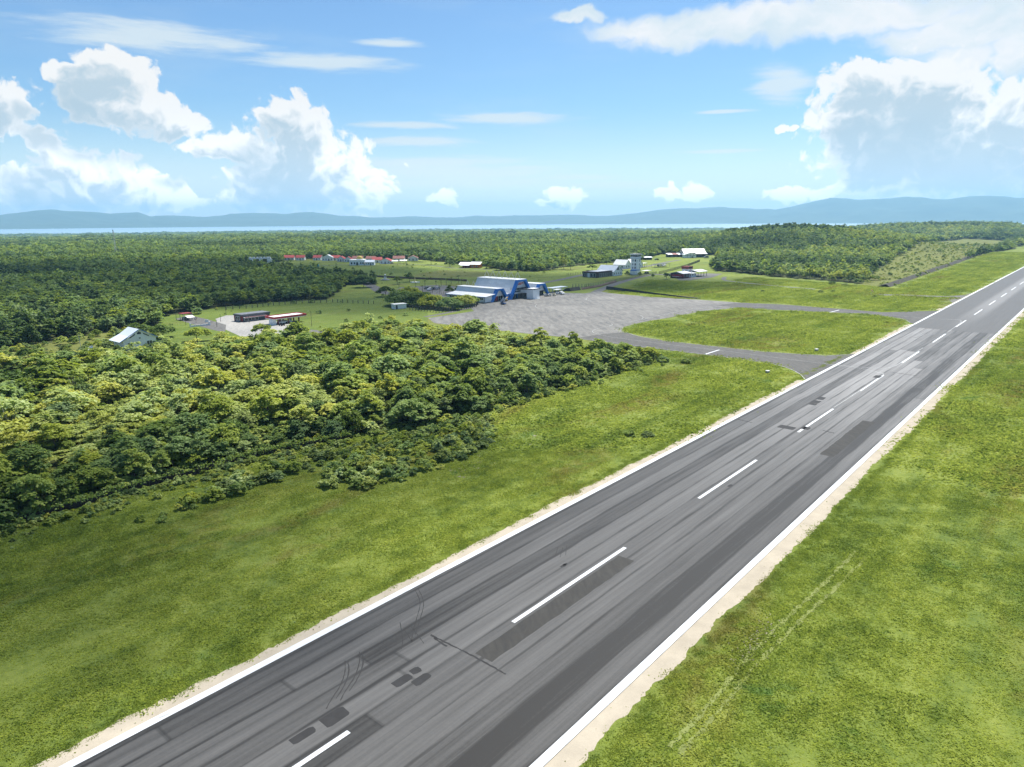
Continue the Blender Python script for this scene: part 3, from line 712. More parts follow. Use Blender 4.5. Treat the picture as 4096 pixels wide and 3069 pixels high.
BROWN = plain('dark_brown_wall', (0.085, 0.060, 0.055), 0.85, var=0.15, scale=1)
GREYW = plain('grey_concrete', (0.33, 0.33, 0.32), 0.85, var=0.13, scale=0.8)
DKGREY = plain('dark_grey_cladding', (0.085, 0.092, 0.105), 0.6, var=0.12, scale=0.6)
REDR = plain('red_tile_roof', (0.40, 0.065, 0.060), 0.75, var=0.16, scale=1.2)
REDP = plain('red_paint', (0.42, 0.035, 0.040), 0.5, var=0.08)
DRED = plain('dark_red_paint', (0.22, 0.040, 0.035), 0.7, var=0.15)
RUSTR = plain('faded_brown_roof', (0.26, 0.11, 0.09), 0.8, var=0.18, scale=1.2)
GOLD = plain('yellow_dome_paint', (0.66, 0.46, 0.09), 0.5, var=0.08)
ORANGE = plain('orange_wall', (0.62, 0.18, 0.03), 0.8, var=0.14)
STEEL = plain('galvanised_steel', (0.50, 0.51, 0.50), 0.5, 0.3, var=0.1, spec=0.5)
POSTM = plain('weathered_fence_post', (0.10, 0.095, 0.08), 0.9, var=0.2)
WPOST = plain('pale_concrete_post', (0.45, 0.45, 0.43), 0.9, var=0.15)
WALLD = plain('dark_stained_stone', (0.050, 0.050, 0.045), 0.95, var=0.25, scale=1.2)
SIGNR = plain('red_sign_lettering', (0.45, 0.03, 0.05), 0.6, var=0.05)
BARK = plain('pale_bark', (0.20, 0.17, 0.13), 0.95, var=0.22, scale=2.5, streak=(1, 1, 0.3))
TYREB = plain('black_rubber', (0.02, 0.02, 0.02), 0.8)
YELLOW = plain('yellow_machine_paint', (0.60, 0.36, 0.04), 0.5)
TEAL = plain('turquoise_paint', (0.09, 0.42, 0.55), 0.5)
RA = math.pi / 2 - PSI                         # local x along the runway, local y away from it
def ground(p): return (p[0], p[1], float(gz(p[0], p[1])))
def win(par, x0, x1, y, z0, z1, face='-y', frame=WHITE, mat=DGLASS, mull=1, name='window'):
    """a framed window standing 5 cm proud of the wall: window > pane(s)"""
    f = MB(); t = 0.09; d0, d1 = (0.0, 0.06)
    def bx(mb, a0, a1, e0, e1, c0, c1):
        if face == '-y': mb.box(a0, a1, y - e1, y - e0, c0, c1)
        elif face == '-x': mb.box(y - e1, y - e0, a0, a1, c0, c1)
        elif face == '+x': mb.box(y + e0, y + e1, a0, a1, c0, c1)
        else: mb.box(a0, a1, y + e0, y + e1, c0, c1)
    bx(f, x0, x1, d0, d1, z0, z0 + t); bx(f, x0, x1, d0, d1, z1 - t, z1); bx(f, x0, x0 + t, d0, d1, z0 + t, z1 - t); bx(f, x1 - t, x1, d0, d1, z0 + t, z1 - t)
    w = (x1 - x0 - t) / mull
    for i in range(1, mull): bx(f, x0 + i * w, x0 + i * w + t, d0, d1, z0 + t, z1 - t)
    o = f.build(name, frame, par)
    for i in range(mull):
        g = MB(); bx(g, x0 + t + i * w, x0 + (i + 1) * w, 0.0, 0.025, z0 + t, z1 - t); g.build('pane', mat, o)
    return o
def roof_gable(par, W, D, e, r, mat, ov=0.5, th=0.12, axis='y', x0=0, y0=0, name='roof'):
    """two pitched slabs, ridge along local axis"""
    if axis == 'y':
        h = W / 2; s = (r - e) / h
        a = [(x0 - ov, e - s * ov), (x0 + h, r), (x0 + h, r + th), (x0 - ov, e - s * ov + th)]; c = [(x0 + W + ov, e - s * ov), (x0 + h, r), (x0 + h, r + th), (x0 + W + ov, e - s * ov + th)][::-1]
        MB().extr(a, y0 - ov, y0 + D + ov).build(name, mat, par); MB().extr(c, y0 - ov, y0 + D + ov).build(name, mat, par)
    else:
        h = D / 2; s = (r - e) / h
        a = [(y0 - ov, e - s * ov), (y0 + h, r), (y0 + h, r + th), (y0 - ov, e - s * ov + th)]; c = [(y0 + D + ov, e - s * ov), (y0 + h, r), (y0 + h, r + th), (y0 + D + ov, e - s * ov + th)][::-1]
        MB().extx(a, x0 - ov, x0 + W + ov).build(name, mat, par); MB().extx(c, x0 - ov, x0 + W + ov).build(name, mat, par)
def gable_walls(par, W, D, e, r, mat, axis='y', x0=0, y0=0, name='wall'):
    mb = MB()
    if axis == 'y': mb.extr([(x0, 0), (x0 + W, 0), (x0 + W, e), (x0 + W / 2, r), (x0, e)], y0, y0 + D)
    else: mb.extx([(y0, 0), (y0 + D, 0), (y0 + D, e), (y0 + D / 2, r), (y0, e)], x0, x0 + W)
    return mb.build(name, mat, par)
def house(name, label, cat, loc, rot, W, D, e, r, wall, roof, axis='x', wins=2, door=True, group=None):
    t = thing(name, label, cat, ground(loc), rot, group)
    gable_walls(t, W, D, e, r, wall, axis); roof_gable(t, W, D, e, r, roof, 0.45, axis=axis)
    n = wins + (1 if door else 0); st = W / max(n, 1)
    for i in range(n):
        cx = (i + 0.5) * st
        if door and i == n // 2: MB().box(cx - .5, cx + .5, -0.05, 0, 0.02, min(2.1, e - .2)).build('door', BROWN, t)
        else: win(t, cx - .65, cx + .65, 0, 0.9, min(2.2, e - .25), '-y', mull=2)
    win(t, D * .3, D * .3 + 1.2, 0, 1.0, min(2.2, e - .2), '-x')
    return t

# --- terminal: three trapezoid halls side by side, blue A-shaped portals to the apron
TO = gp(1964, 1210); term = thing('terminal_building', 'airport terminal of three trapezoid metal halls with blue portal frames facing the apron', 'terminal', (TO[0], TO[1], 0), RA)
def hall(x0, x1, xt0, xt1, h, y1, zb=0.0, sill=2.6, upper=None):
    zs = [(x0, zb), (xt0, h), (xt1, h), (x1, zb)]
    w = 1.15
    # metal roof: two steep slopes and a flat crown, each a slab
    def lerp(a, b_, t): return (a[0] + (b_[0] - a[0]) * t, a[1] + (b_[1] - a[1]) * t)
    lo = 0.24
    a0 = lerp(zs[0], zs[1], lo); a1 = zs[1]; b1 = zs[2]; b0 = lerp(zs[3], zs[2], lo)
    MB().extr([a0, (a1[0], a1[1]), (a1[0] - .02, a1[1] + .16), (a0[0] - .16, a0[1] + .06)], 0.9, y1).build('roof', ROOFG, term)
    MB().extr([b0, (b0[0] + .16, b0[1] + .06), (b1[0] + .02, b1[1] + .16), (b1[0], b1[1])], 0.9, y1).build('roof', ROOFG, term)
    MB().extr([(a1[0] - .3, h + .16), (b1[0] + .3, h + .16), (b1[0] + .3, h + .34), (a1[0] - .3, h + .34)], -0.6, y1 + .4).build('roof_crown', ROOFW, term)
    n = int(y1 / 1.6)
    rb = MB()
    for i in range(n):
        yy = 1.4 + i * 1.6
        for p, qq in ((a0, a1), (b0, b1)):
            sg = -1 if p is a0 else 1
            rb.bar((p[0] + sg * .17, yy, p[1] + .09), (qq[0] + sg * .04, yy, qq[1] + .14), .09)
    sm = rb.build('roof_seam', ROOFG, term); sm['kind'] = 'stuff'
    # portal
    fr = MB(); prof = [(x0 - .1, zb), (x0 + w * .95, zb), (xt0 + w * .75, h - .75), (xt1 - w * .75, h - .75), (x1 - w * .95, zb), (x1 + .1, zb), (xt1 + .15, h + .14), (xt0 - .15, h + .14)]
    L = [prof[0], prof[1], prof[2], prof[7]]; T = [prof[7], prof[2], prof[3], prof[6]]; Rr = [prof[6], prof[3], prof[4], prof[5]]
    for pr in (L, T, Rr): fr.extr(pr, -0.7, 0.88)
    fr.build('portal_frame', BLUE, term)
    # gable panel behind the portal, open below the sill
    t1 = (sill - zb) / (h - zb)
    p0 = lerp(zs[0], zs[1], t1); p3 = lerp(zs[3], zs[2], t1)
    MB().extr([(p0[0], sill), (p3[0], sill), (b1[0], h), (a1[0], h)], 1.0, 1.25).build('gable_panel', OFFWH, term)
    return p0[0], p3[0]
hall(0.0, 13.6, 4.3, 9.0, 6.2, 27.5, 0, 2.5)
hall(14.6, 34.2, 20.6, 27.6, 9.6, 28.0, 0, 5.5)
hall(35.0, 48.0, 39.0, 44.0, 6.2, 27.0, 0, 2.5)
# hall fronts: glazed wall with posts, dark rooms behind
def front(x0, x1, z0, z1, y, n, mat=DGLASS):
    MB().box(x0, x1, y, y + .15, z0, z1).build('shopfront', mat, term)
    for i in range(n + 1):
        x = x0 + (x1 - x0) * i / n
        MB().box(x - .06, x + .06, y - .10, y - .01, z0, z1).build('mullion', WHITE, term)
front(2.2, 11.4, 0.1, 2.5, 2.2, 6, DARK); front(37.0, 46.0, 0.1, 2.5, 2.2, 6, DARK)
front(17.3, 31.4, 3.3, 5.5, 1.6, 12); front(16.4, 32.4, 0.1, 2.3, 2.4, 14, DARK)
MB().box(16.0, 33.0, 0.6, 2.3, 2.5, 3.2).build('canopy', OFFWH, term)
MB().box(17.0, 31.6, 1.45, 1.59, 4.05, 4.25).build('transom', WHITE, term)
for x in (18.5, 23.2): MB().box(x - .18, x + .18, 1.9, 2.25, 0, 2.5).build('column', BLUE, term)
MB().box(5.6, 7.4, 2.05, 2.18, 0.05, 2.4).build('door', REDP, term)
# red sign on the big gable: two lines of small letters too blurred to read, and a mark above
x = 21.2; line1 = random.Random(4)
sg = MB()
while x < 27.0:
    w = line1.uniform(.16, .30); hgt = line1.uniform(.36, .5); sg.box(x, x + w, 0.93, 0.99, 7.62, 7.62 + hgt); x += w + .09
x = 22.6
while x < 25.4:
    w = line1.uniform(.16, .30); hgt = line1.uniform(.34, .46); sg.box(x, x + w, 0.93, 0.99, 7.0, 7.0 + hgt); x += w + .09
sg.build('sign_lettering', SIGNR, term)
MB().prism([(23.8, .93), (24.5, .93), (24.15, .99)], 8.2, 8.65).build('emblem', BLUE, term)
# side awning and white wall of the left hall, valley gutter between the halls
MB().extr([(-5.4, 3.05), (1.9, 3.95), (1.9, 4.07), (-5.4, 3.17)], -1.2, 27).build('awning_roof', ROOFW, term)
MB().extr([(-5.45, 2.82), (-5.36, 2.82), (-5.36, 3.19), (-5.45, 3.19)], -1.25, 27.05).build('fascia', BLUE, term)
MB().box(-4.6, 0.9, 0.2, 26.5, 0, 3.0).build('wall', WHITE, term)
MB().box(-4.75, 1.0, 0.05, 26.6, 0.0, 0.35).build('plinth', GREYW, term)
for i in range(5): win(term, 1.0 + i * 5.0, 4.6 + i * 5.0, -4.6, 1.5, 2.5, '-x', mull=3)
for i in range(6): MB().box(-5.2, -4.95, -0.4 + i * 5.0, -0.15 + i * 5.0, 0, 3.05).build('column', GREYW, term)
MB().box(13.0, 15.4, -0.2, 27, 3.0, 3.35).build('valley_gutter', ROOFW, term); MB().box(12.8, 15.6, -.6, -.21, 2.75, 3.42).build('fascia', BLUE, term)
MB().box(34.0, 35.2, -0.1, 26, 3.0, 3.3).build('valley_gutter', ROOFW, term)
for x in (12.7, 13.6, 15.2): MB().box(x - .13, x + .13, -.5, -.2, 0, 2.75).build('column', BLUE, term)
# white tubular zigzag above the ridge
zg = MB()
for i in range(6):
    y0 = 1.6 + i * 4.4; xx = 25.5
    for a, b_ in (((xx, y0, 9.9), (xx, y0 + 2.0, 13.4)), ((xx, y0 + 2.0, 13.4), (xx, y0 + 4.0, 9.9))):
        MB().cyl(a, b_, .11, .11, 6).build('roof_strut', WPOST, term)
for y0, xx, h in ((24.6, 10.2, 6.5), (20.2, 10.2, 6.5)):
    for a, b_ in (((xx, y0, h), (xx, y0 + 1.2, h + 2.4)), ((xx, y0 + 1.2, h + 2.4), (xx, y0 + 2.4, h))): MB().cyl(a, b_, .09, .09, 6).build('roof_strut', WPOST, term)
# white two-storey box before the big hall, lobby block behind it
def L2W(x, y, base=None, z=0.0):
    base = TO if base is None else base
    c, s_ = math.cos(RA), math.sin(RA); return (base[0] + c * x - s_ * y, base[1] + s_ * x + c * y, z)
bx = thing('boarding_block', 'plain white two-storey block with dark flat roof slab standing before the big terminal hall', 'building', L2W(23.8, -8.2), RA)
MB().box(0, 5.4, 0, 4.2, 0.0, 5.0).build('wall', WHITE, bx); MB().box(-.35, 5.75, -.35, 4.55, 5.0, 5.35).build('roof', DKGREY, bx); MB().box(0.1, 5.3, .1, 4.1, 5.35, 5.42).build('roof_deck', ROOFW, bx)
MB().box(0.6, 5.0, 4.2, 9.0, 2.9, 4.6).build('link_bridge', WHITE, bx); MB().box(0.2, 5.4, 4.56, 9.1, 4.6, 4.9).build('link_roof', DKGREY, bx)
win(bx, 2.6, 4.4, 5.4, 1.2, 2.6, '+x'); MB().box(5.45, 6.2, 1.0, 2.2, 0.0, 2.1).build('side_cabinet', TEAL, bx)
for x in (-1.6, -0.8): MB().box(x - .05, x + .05, 0.3, .4, 0, 1.0).build('rail_post', WHITE, bx)
for z in (0.55, 1.0): MB().box(-2.0, -0.1, .3, .4, z, z + .08).build('rail', WHITE, bx)
MB().box(0.2, 4.6, -1.2, -.1, 0.0, .25).build('step', WHITE, bx)
for x in (0.4, 1.6, 2.8, 4.0): MB().box(x, x + .1, -1.15, -1.05, .25, 1.1).build('rail_post', WHITE, bx)
MB().box(0.4, 4.2, -1.14, -1.06, 1.1, 1.18).build('rail', WHITE, bx)
# --- apron equipment
def wheels(t, pts, r=.32, w=.2, mat=TYREB):
    for x, y in pts: MB().cyl((x, y - w / 2, r), (x, y + w / 2, r), r, r, 10).build('wheel', mat, t)
bs = thing('boarding_stairs', 'blue and white mobile boarding stairs parked at the left terminal hall', 'stairs', gp(2006, 1214), RA - 2.1)
MB().extr([(0, .5), (5.6, 3.0), (5.6, 2.75), (.3, .3)], -.7, .7).build('stair_flight', STEEL, bs)
for y in (-.75, .75): MB().extr([(0, 1.0), (5.6, 3.9), (5.6, 2.9), (0, .35)], y - .05, y + .05).build('side_panel', WHITE, bs)
for y in (-.82, .82): MB().extr([(0, .75), (5.6, 3.5), (5.6, 3.2), (0, .45)], y - .02, y + .02).build('blue_stripe', BLUE, bs)
for i in range(9): MB().box(.45 + i * .58, .95 + i * .58, -.68, .68, .62 + i * .26, .68 + i * .26).build('step', STEEL, bs)
MB().box(1.4, 5.0, -.6, .6, .35, .6).build('chassis', BLUE, bs); MB().bar((5.0, 0, .6), (5.0, 0, 2.7), .2).build('prop', STEEL, bs); wheels(bs, [(1.8, -.7), (1.8, .7), (4.6, -.7), (4.6, .7)])
yl = thing('baggage_loader', 'yellow conveyor loader parked behind the boarding stairs', 'loader', gp(2022, 1206), RA + .5)
MB().box(0, 2.4, -.6, .6, .35, .95).build('body', YELLOW, yl); MB().extr([(-.6, .9), (4.0, 1.9), (4.0, 1.7), (-.6, .7)], -.35, .35).build('conveyor', YELLOW, yl); MB().box(.4, 1.1, -.5, .1, .95, 1.5).build('driver_seat', DARK, yl); wheels(yl, [(.4, -.6), (.4, .6), (2.0, -.6), (2.0, .6)])
def cart(p, rot, label, mat):
    t = thing('baggage_cart', label, 'cart', p, rot, 'baggage carts by the right terminal hall')
    MB().box(0, 2.6, -.75, .75, .5, .65).build('deck', mat, t); MB().box(.1, .2, -.7, .7, .65, 1.3).build('end_rail', mat, t); MB().box(2.4, 2.5, -.7, .7, .65, 1.3).build('end_rail', mat, t)
    MB().bar((2.6, 0, .45), (3.5, 0, .3), .08).build('drawbar', STEEL, t); wheels(t, [(.5, -.65), (.5, .65), (2.1, -.65), (2.1, .65)], .25, .14)
    MB().box(.4, 2.2, -.6, .6, .66, 1.0).build('load', OFFWH, t)
cart(gp(2186, 1187), RA + .9, 'pale baggage cart nearest the blue leg of the right terminal hall', GREYW); cart(gp(2200, 1186), RA + .9, 'pale baggage cart in the middle of the row by the right hall', STEEL)
cart(gp(2215, 1185), RA + .4, 'yellowish baggage cart at the end of the row by the right hall', plain('faded_cream_paint', (.5, .46, .3), .7)); cart(gp(2228, 1178), RA, 'white loaded cart under the pale canopy beside the terminal', WHITE); cart(gp(2240, 1174), RA + .3, 'grey cart beside the blue roofed walkway', GREYW)
def car(p, rot, label, col, cat='car', group=None, L=4.2, H=1.5, name='parked_car'):
    t = thing(name, label, cat, p, rot, group)
    w = .85; prof = [(0, .35), (0, .85), (.15, .95), (L * .24, 1.0), (L * .36, H), (L * .80, H), (L * .97, 1.0), (L, .9), (L, .35)]
    if cat == 'van': prof = [(0, .35), (0, 1.0), (L * .14, 1.15), (L * .24, H), (L * .98, H), (L, .9), (L, .35)]
    MB().extr(prof, -w, w).build('body', col, t, bevel=.05)
    MB().extr([(L * .275, 1.03), (L * .37, H - .08), (L * .79, H - .08), (L * .92, 1.03)], -w - .012, w + .012).build('side_window', DGLASS, t)
    MB().quad((L * .25 - .03, -w + .1, 1.03), (L * .355 - .03, -w + .16, H - .06), (L * .355 - .03, w - .16, H - .06), (L * .25 - .03, w - .1, 1.03)).build('windscreen', DGLASS, t)
    wheels(t, [(L * .2, -w + .02), (L * .2, w - .02), (L * .8, -w + .02), (L * .8, w - .02)], .33, .2)
    for y in (-.6, .6): MB().box(-.03, 0, y - .15, y + .15, .65, .82).build('headlight', WHITE, t)
    return t
CARW = plain('white_car_paint', (.74, .74, .74), .3, var=.03, spec=.5); CARS = plain('silver_car_paint', (.42, .43, .45), .3, .3, var=.03); CARD = plain('dark_car_paint', (.04, .045, .05), .3, var=.05)
car(gp(2254, 1179), RA + 1.2, 'white car parked alone at the far corner of the apron', CARW)
# blue roofed walkway between the terminal and the dark wall
wk = thing('covered_walkway', 'row of blue posts under a flat translucent roof beside the terminal', 'walkway', gp(2212, 1172), RA)
MB().box(0, 14, 0, 5, 2.5, 2.62).build('roof', ROOFB, wk)
for i in range(6):
    for y in (.2, 4.8): MB().box(.2 + i * 2.7, .36 + i * 2.7, y - .08, y + .08, 0, 2.5).build('post', BLUE, wk)
cp = thing('canopy', 'small pale shade canopy on thin posts between terminal and walkway', 'canopy', gp(2228, 1176), RA)
MB().box(0, 5, 0, 3, 2.2, 2.3).build('roof', OFFWH, cp)
for x in (.1, 4.9):
    for y in (.1, 2.9): MB().cyl((x, y, 0), (x, y, 2.2), .05, .05, 6).build('post', STEEL, cp)

# --- control tower
tw = thing('control_tower', 'white square control tower with dark cab windows and a wide flat roof', 'control tower', ground(gp(2546, 1099)), RA)
MB().box(0, 5.2, 0, 5.0, 0, 11.9).build('shaft', WHITE, tw); MB().box(-.12, 5.32, -.12, 5.12, 3.0, 3.5).build('band', BLUE, tw)
MB().box(-.5, 5.7, -.5, 5.5, 11.9, 12.2).build('gallery', BLUE, tw); MB().box(-.5, 5.7, -.5, 5.5, 12.2, 12.9).build('parapet', WHITE, tw)
MB().box(-.1, 5.3, -.1, 5.1, 12.9, 14.3).build('cab_glass', DGLASS, tw)
for x in (-.15, 1.7, 3.5, 5.25): MB().box(x, x + .12, -.2, -.11, 12.9, 14.3).build('mullion', WHITE, tw)
for y in (1.6, 3.4): MB().box(-.2, -.11, y, y + .12, 12.9, 14.3).build('mullion', WHITE, tw)
MB().box(-.9, 6.1, -.9, 5.9, 14.3, 14.75).build('roof_slab', WHITE, tw); MB().box(-1.05, 6.25, -1.05, 6.05, 14.75, 15.05).build('roof_edge', GREYW, tw)
for i in range(8):
    for y in (-.95, 5.95): MB().cyl((-.9 + i, y, 15.05), (-.9 + i, y, 15.75), .04, .04, 5).build('roof_rail_post', STEEL, tw)
MB().box(-1, 6.2, -1, -.92, 15.68, 15.75).build('roof_rail', STEEL, tw); MB().box(-1, -.92, -1, 6, 15.68, 15.75).build('roof_rail', STEEL, tw)
MB().cyl((2.6, 2.5, 15.05), (2.6, 2.5, 18.4), .06, .03, 6).build('antenna', STEEL, tw)
for z in (4.1, 6.6, 9.4):
    win(tw, .7, 2.0, 0, z, z + 1.7, '-x', mull=1); win(tw, 2.9, 3.8, 0, z, z + 1.7, '-x', mull=1); win(tw, 3.3, 4.1, 0, z - .3, z + 1.7, '-y')
win(tw, .8, 1.5, 0, 9.6, 10.3, '-y')
MB().box(-2.2, 0, 0.4, 4.4, 0, 2.9).build('porch', WHITE, tw); MB().box(-2.4, -.02, .2, 4.6, 2.9, 3.05).build('porch_roof', BLUE, tw)
# --- low brown building and grey roofed hall beside it
lb = thing('low_brown_building', 'long low dark brown building with flat pale roof and white framed openings', 'building', ground(gp(2389, 1112)), RA)
MB().box(0, 19, 0, 12.5, 0, 3.5).build('wall', BROWN, lb); MB().box(-.3, 19.3, -.3, 12.8, 3.5, 4.0).build('parapet', BROWN, lb); MB().box(2, 18.8, 1.2, 9, 4.0, 4.2).build('roof', ROOFW, lb)
for y0 in (1.2, 3.8): win(lb, y0, y0 + 2.0, 0, .3, 2.9, '-x', mull=1)
MB().box(-.06, 0, 6.3, 8.3, .1, 3.0).build('panel', OFFWH, lb)
for y0 in (9.0, 11.0): win(lb, y0, y0 + 1.2, 0, .3, 2.9, '-x')
for i in range(6): win(lb, 2.6 + i * 2.6, 4.3 + i * 2.6, 0, .3, 2.9, '-y')
gh = thing('grey_roofed_hall', 'white hall with steep blue grey metal gable roof behind the low brown building', 'building', L2W(19.5, -1.0, gp(2389, 1112)), RA)
gable_walls(gh, 12, 14, 3.3, 7.2, WHITE, 'y'); roof_gable(gh, 12, 14, 3.3, 7.2, ROOFB, .7, axis='y')
for i in range(4): win(gh, 1.0 + i * 2.8, 2.2 + i * 2.8, 0, .9, 2.4, '-y', mat=DGLASS)
MB().extr([(4.2, 4.2), (7.8, 4.2), (6, 6.4)], -.06, -.01).build('gable_louvre', DARK, gh)
# --- offices behind the tower
of = thing('office_building', 'white office block with two grey hipped gables behind the control tower', 'building', ground(gp(2500, 1076)), RA)
gable_walls(of, 9, 11, 3.4, 7.0, WHITE, 'y'); roof_gable(of, 9, 11, 3.4, 7.0, ROOFG, .5, axis='y')
gable_walls(of, 11, 10, 3.4, 7.0, WHITE, 'y', x0=12, y0=-3); roof_gable(of, 11, 10, 3.4, 7.0, ROOFG, .5, axis='y', x0=12, y0=-3)
MB().box(9, 12, 1, 9, 0, 3.4).build('link_wall', WHITE, of); MB().box(8.9, 12.1, .8, 9.2, 3.4, 3.6).build('link_roof', ROOFW, of)
for x in (1.5, 5.0, 13.6, 18.6): win(of, x, x + 1.8, 0 if x < 9 else -3, .9, 2.5, '-y', mull=2)
for y in (2, 6): win(of, y, y + 1.6, 0, .9, 2.4, '-x', mull=2)
MB().extx([(-3.3, 3.3), (7.5, 3.3), (7.5, 3.45), (-3.3, 3.45)], 23.1, 31).build('porch_roof', ROOFG, of)
for y in (-2.9, 7.0):
    for x in (27, 30.6): MB().box(x, x + .3, y, y + .3, 0, 3.3).build('porch_column', WHITE, of)
MB().box(23.05, 27, -1, 7, 0, 3.28).build('porch_wall', GREYW, of)
car(gp(2640, 1067), RA + 1.0, 'dark car in the open shelter right of the tower', CARD, group=None); car(gp(2654, 1066), RA + 1.0, 'silver car in the open shelter right of the tower', CARS); car(gp(2662, 1064), RA + 1.0, 'white car at the right end of the open shelter', CARW)
sh = thing('car_shelter', 'open car shelter with thin dark roof right of the control tower', 'shelter', ground(gp(2622, 1071)), RA - .35)
MB().box(0, 16, 0, 6, 2.6, 2.75).build('roof', plain('dark_green_roof', (.035, .06, .045), .7), sh)
for i in range(5):
    for y in (.3, 5.7): MB().box(.2 + i * 3.85, .36 + i * 3.85, y - .08, y + .08, 0, 2.6).build('post', STEEL, sh)
s2 = thing('carport', 'small carport with flat pale roof at the foot of the tower by the fence', 'carport', ground(gp(2585, 1097)), RA)
MB().box(0, 8, 0, 4.5, 2.3, 2.45).build('roof', ROOFW, s2)
for x in (.2, 7.8):
    for y in (.2, 4.3): MB().cyl((x, y, 0), (x, y, 2.3), .06, .06, 6).build('post', STEEL, s2)
car(L2W(2.0, 2.2, gp(2585, 1097)), RA, 'dark car under the flat roofed carport by the tower', CARD)
# --- far hangar sheds
hg = thing('hangar_shed', 'grey and white gabled metal hangar with lean-to roofs at the edge of the woods', 'hangar', ground(gp(2738, 1032)), R(2))
gable_walls(hg, 12, 9, 3.4, 5.2, WHITE, 'y'); roof_gable(hg, 12, 9, 3.4, 5.2, ROOFG, .5, axis='y')
for x in (2.9, 6.0, 9.1): MB().box(x - .12, x + .12, -.08, 0, 0, 4.2).build('frame_post', DKGREY, hg)
MB().box(.2, 11.8, -.07, -.005, 2.3, 2.6).build('strip_window', DGLASS, hg); MB().box(7.2, 8.8, -.06, -.003, 0.05, 1.6).build('door', DKGREY, hg)
gable_walls(hg, 22, 14, 5.0, 8.4, GREYW, 'x', x0=2, y0=9.5); roof_gable(hg, 22, 14, 5.0, 8.4, ROOFW, .8, axis='x', x0=2, y0=9.5)
MB().extx([(3.0, 3.7), (9.4, 4.7), (9.4, 4.85), (3.0, 3.85)], 13, 25).build('lean_to_roof', ROOFW, hg); MB().box(13.5, 24, 6, 9.4, 0, 3.5).build('lean_to_wall', DKGREY, hg)
for x in (13.4, 18.5, 24.4): MB().box(x, x + .25, 3.4, 3.65, 0, 3.7).build('post', DKGREY, hg)
gs_ = thing('workshop_shed', 'low dark workshop with patched pale roofs left of the hangar', 'shed', ground(gp(2672, 1029)), R(8))
MB().box(0, 17, 0, 7, 0, 2.5).build('wall', DKGREY, gs_)
for i, mt in enumerate((ROOFW, RUSTR, ROOFW)): MB().extx([(-1.2, 2.55 - .1 * i), (7.4, 3.7), (7.4, 3.82), (-1.2, 2.67 - .1 * i)], i * 5.8 - .3, i * 5.8 + 5.3).build('roof_panel', mt, gs_)
for i in range(4): MB().box(1 + i * 4.2, 3.4 + i * 4.2, -.05, 0, .1, 2.2).build('opening', DARK, gs_)
s3 = thing('storage_shed', 'small shed with flat pale roof on the grass behind the tower', 'shed', ground(gp(2578, 1040)), R(4))
MB().box(0, 7.5, 0, 5, 0, 2.3).build('wall', BROWN, s3); MB().extx([(-.6, 2.2), (5.4, 2.9), (5.4, 3.02), (-.6, 2.32)], -.5, 8).build('roof', ROOFW, s3); MB().box(2.5, 5, -.05, 0, .05, 1.9).build('door', DARK, s3)
car(gp(2815, 1033), R(20), 'silver van parked beside the far hangar', CARS, 'van', L=5.2, H=2.2, name='parked_van'); car(gp(2618, 1041), R(5), 'dark car on the track behind the control tower', CARD)
# --- fire station
fs = thing('fire_station', 'red and white fire station with square watch room between two open vehicle sheds', 'fire station', ground(gp(2731, 1115)), RA - .1)
def vshed(x0, W, D, e, r, wallm):
    roof_gable(fs, W, D, e, r, ROOFW, .5, axis='x', x0=x0)
    MB().box(x0, x0 + W, D - .2, D, 0, e).build('back_wall', wallm, fs); MB().extx([(.0, e - .05), (D, e - .05), (D / 2, r - .06)], x0 + .02, x0 + .2).build('gable_end', DKGREY, fs); MB().extx([(.0, e - .05), (D, e - .05), (D / 2, r - .06)], x0 + W - .2, x0 + W - .02).build('gable_end', DKGREY, fs)
    for i in range(4):
        x = x0 + .1 + i * (W - .4) / 3; MB().box(x, x + .22, .02, .24, 0, e).build('post', DRED if wallm is DRED else DKGREY, fs)
vshed(0, 10.5, 10, 3.3, 4.4, DRED); vshed(19.5, 11.5, 10, 3.5, 4.6, OFFWH)
MB().box(0, 10, 1.5, 1.7, .0, .5).build('kerb_wall', DRED, fs)
MB().box(10.9, 19.2, 1.5, 8, 0, 2.7).build('office_wall', WHITE, fs); MB().extx([(.6, 2.7), (8.3, 3.3), (8.3, 3.45), (.6, 2.85)], 10.7, 19.3).build('office_roof', ROOFW, fs)
for x in (11.4, 14.2, 17.4): win(fs, x, x + 1.3, 1.5, .9, 2.2, '-y')
MB().box(13.0, 18.4, 4.2, 9.2, 2.9, 5.6).build('watch_room', WHITE, fs); MB().box(12.7, 18.7, 3.9, 9.5, 5.6, 7.4).build('watch_top', DRED, fs); MB().box(13.4, 17.6, 3.82, 3.9, 6.1, 6.9).build('watch_window', DGLASS, fs)
for x in (14.0, 16.4): win(fs, x, x + 1.1, 4.2, 3.7, 5.0, '-y')
win(fs, 5.4, 6.6, 13.0, 3.7, 5.0, '-x'); MB().box(15.9, 16.2, 4.12, 4.2, 2.9, 5.6).build('stripe', REDP, fs)
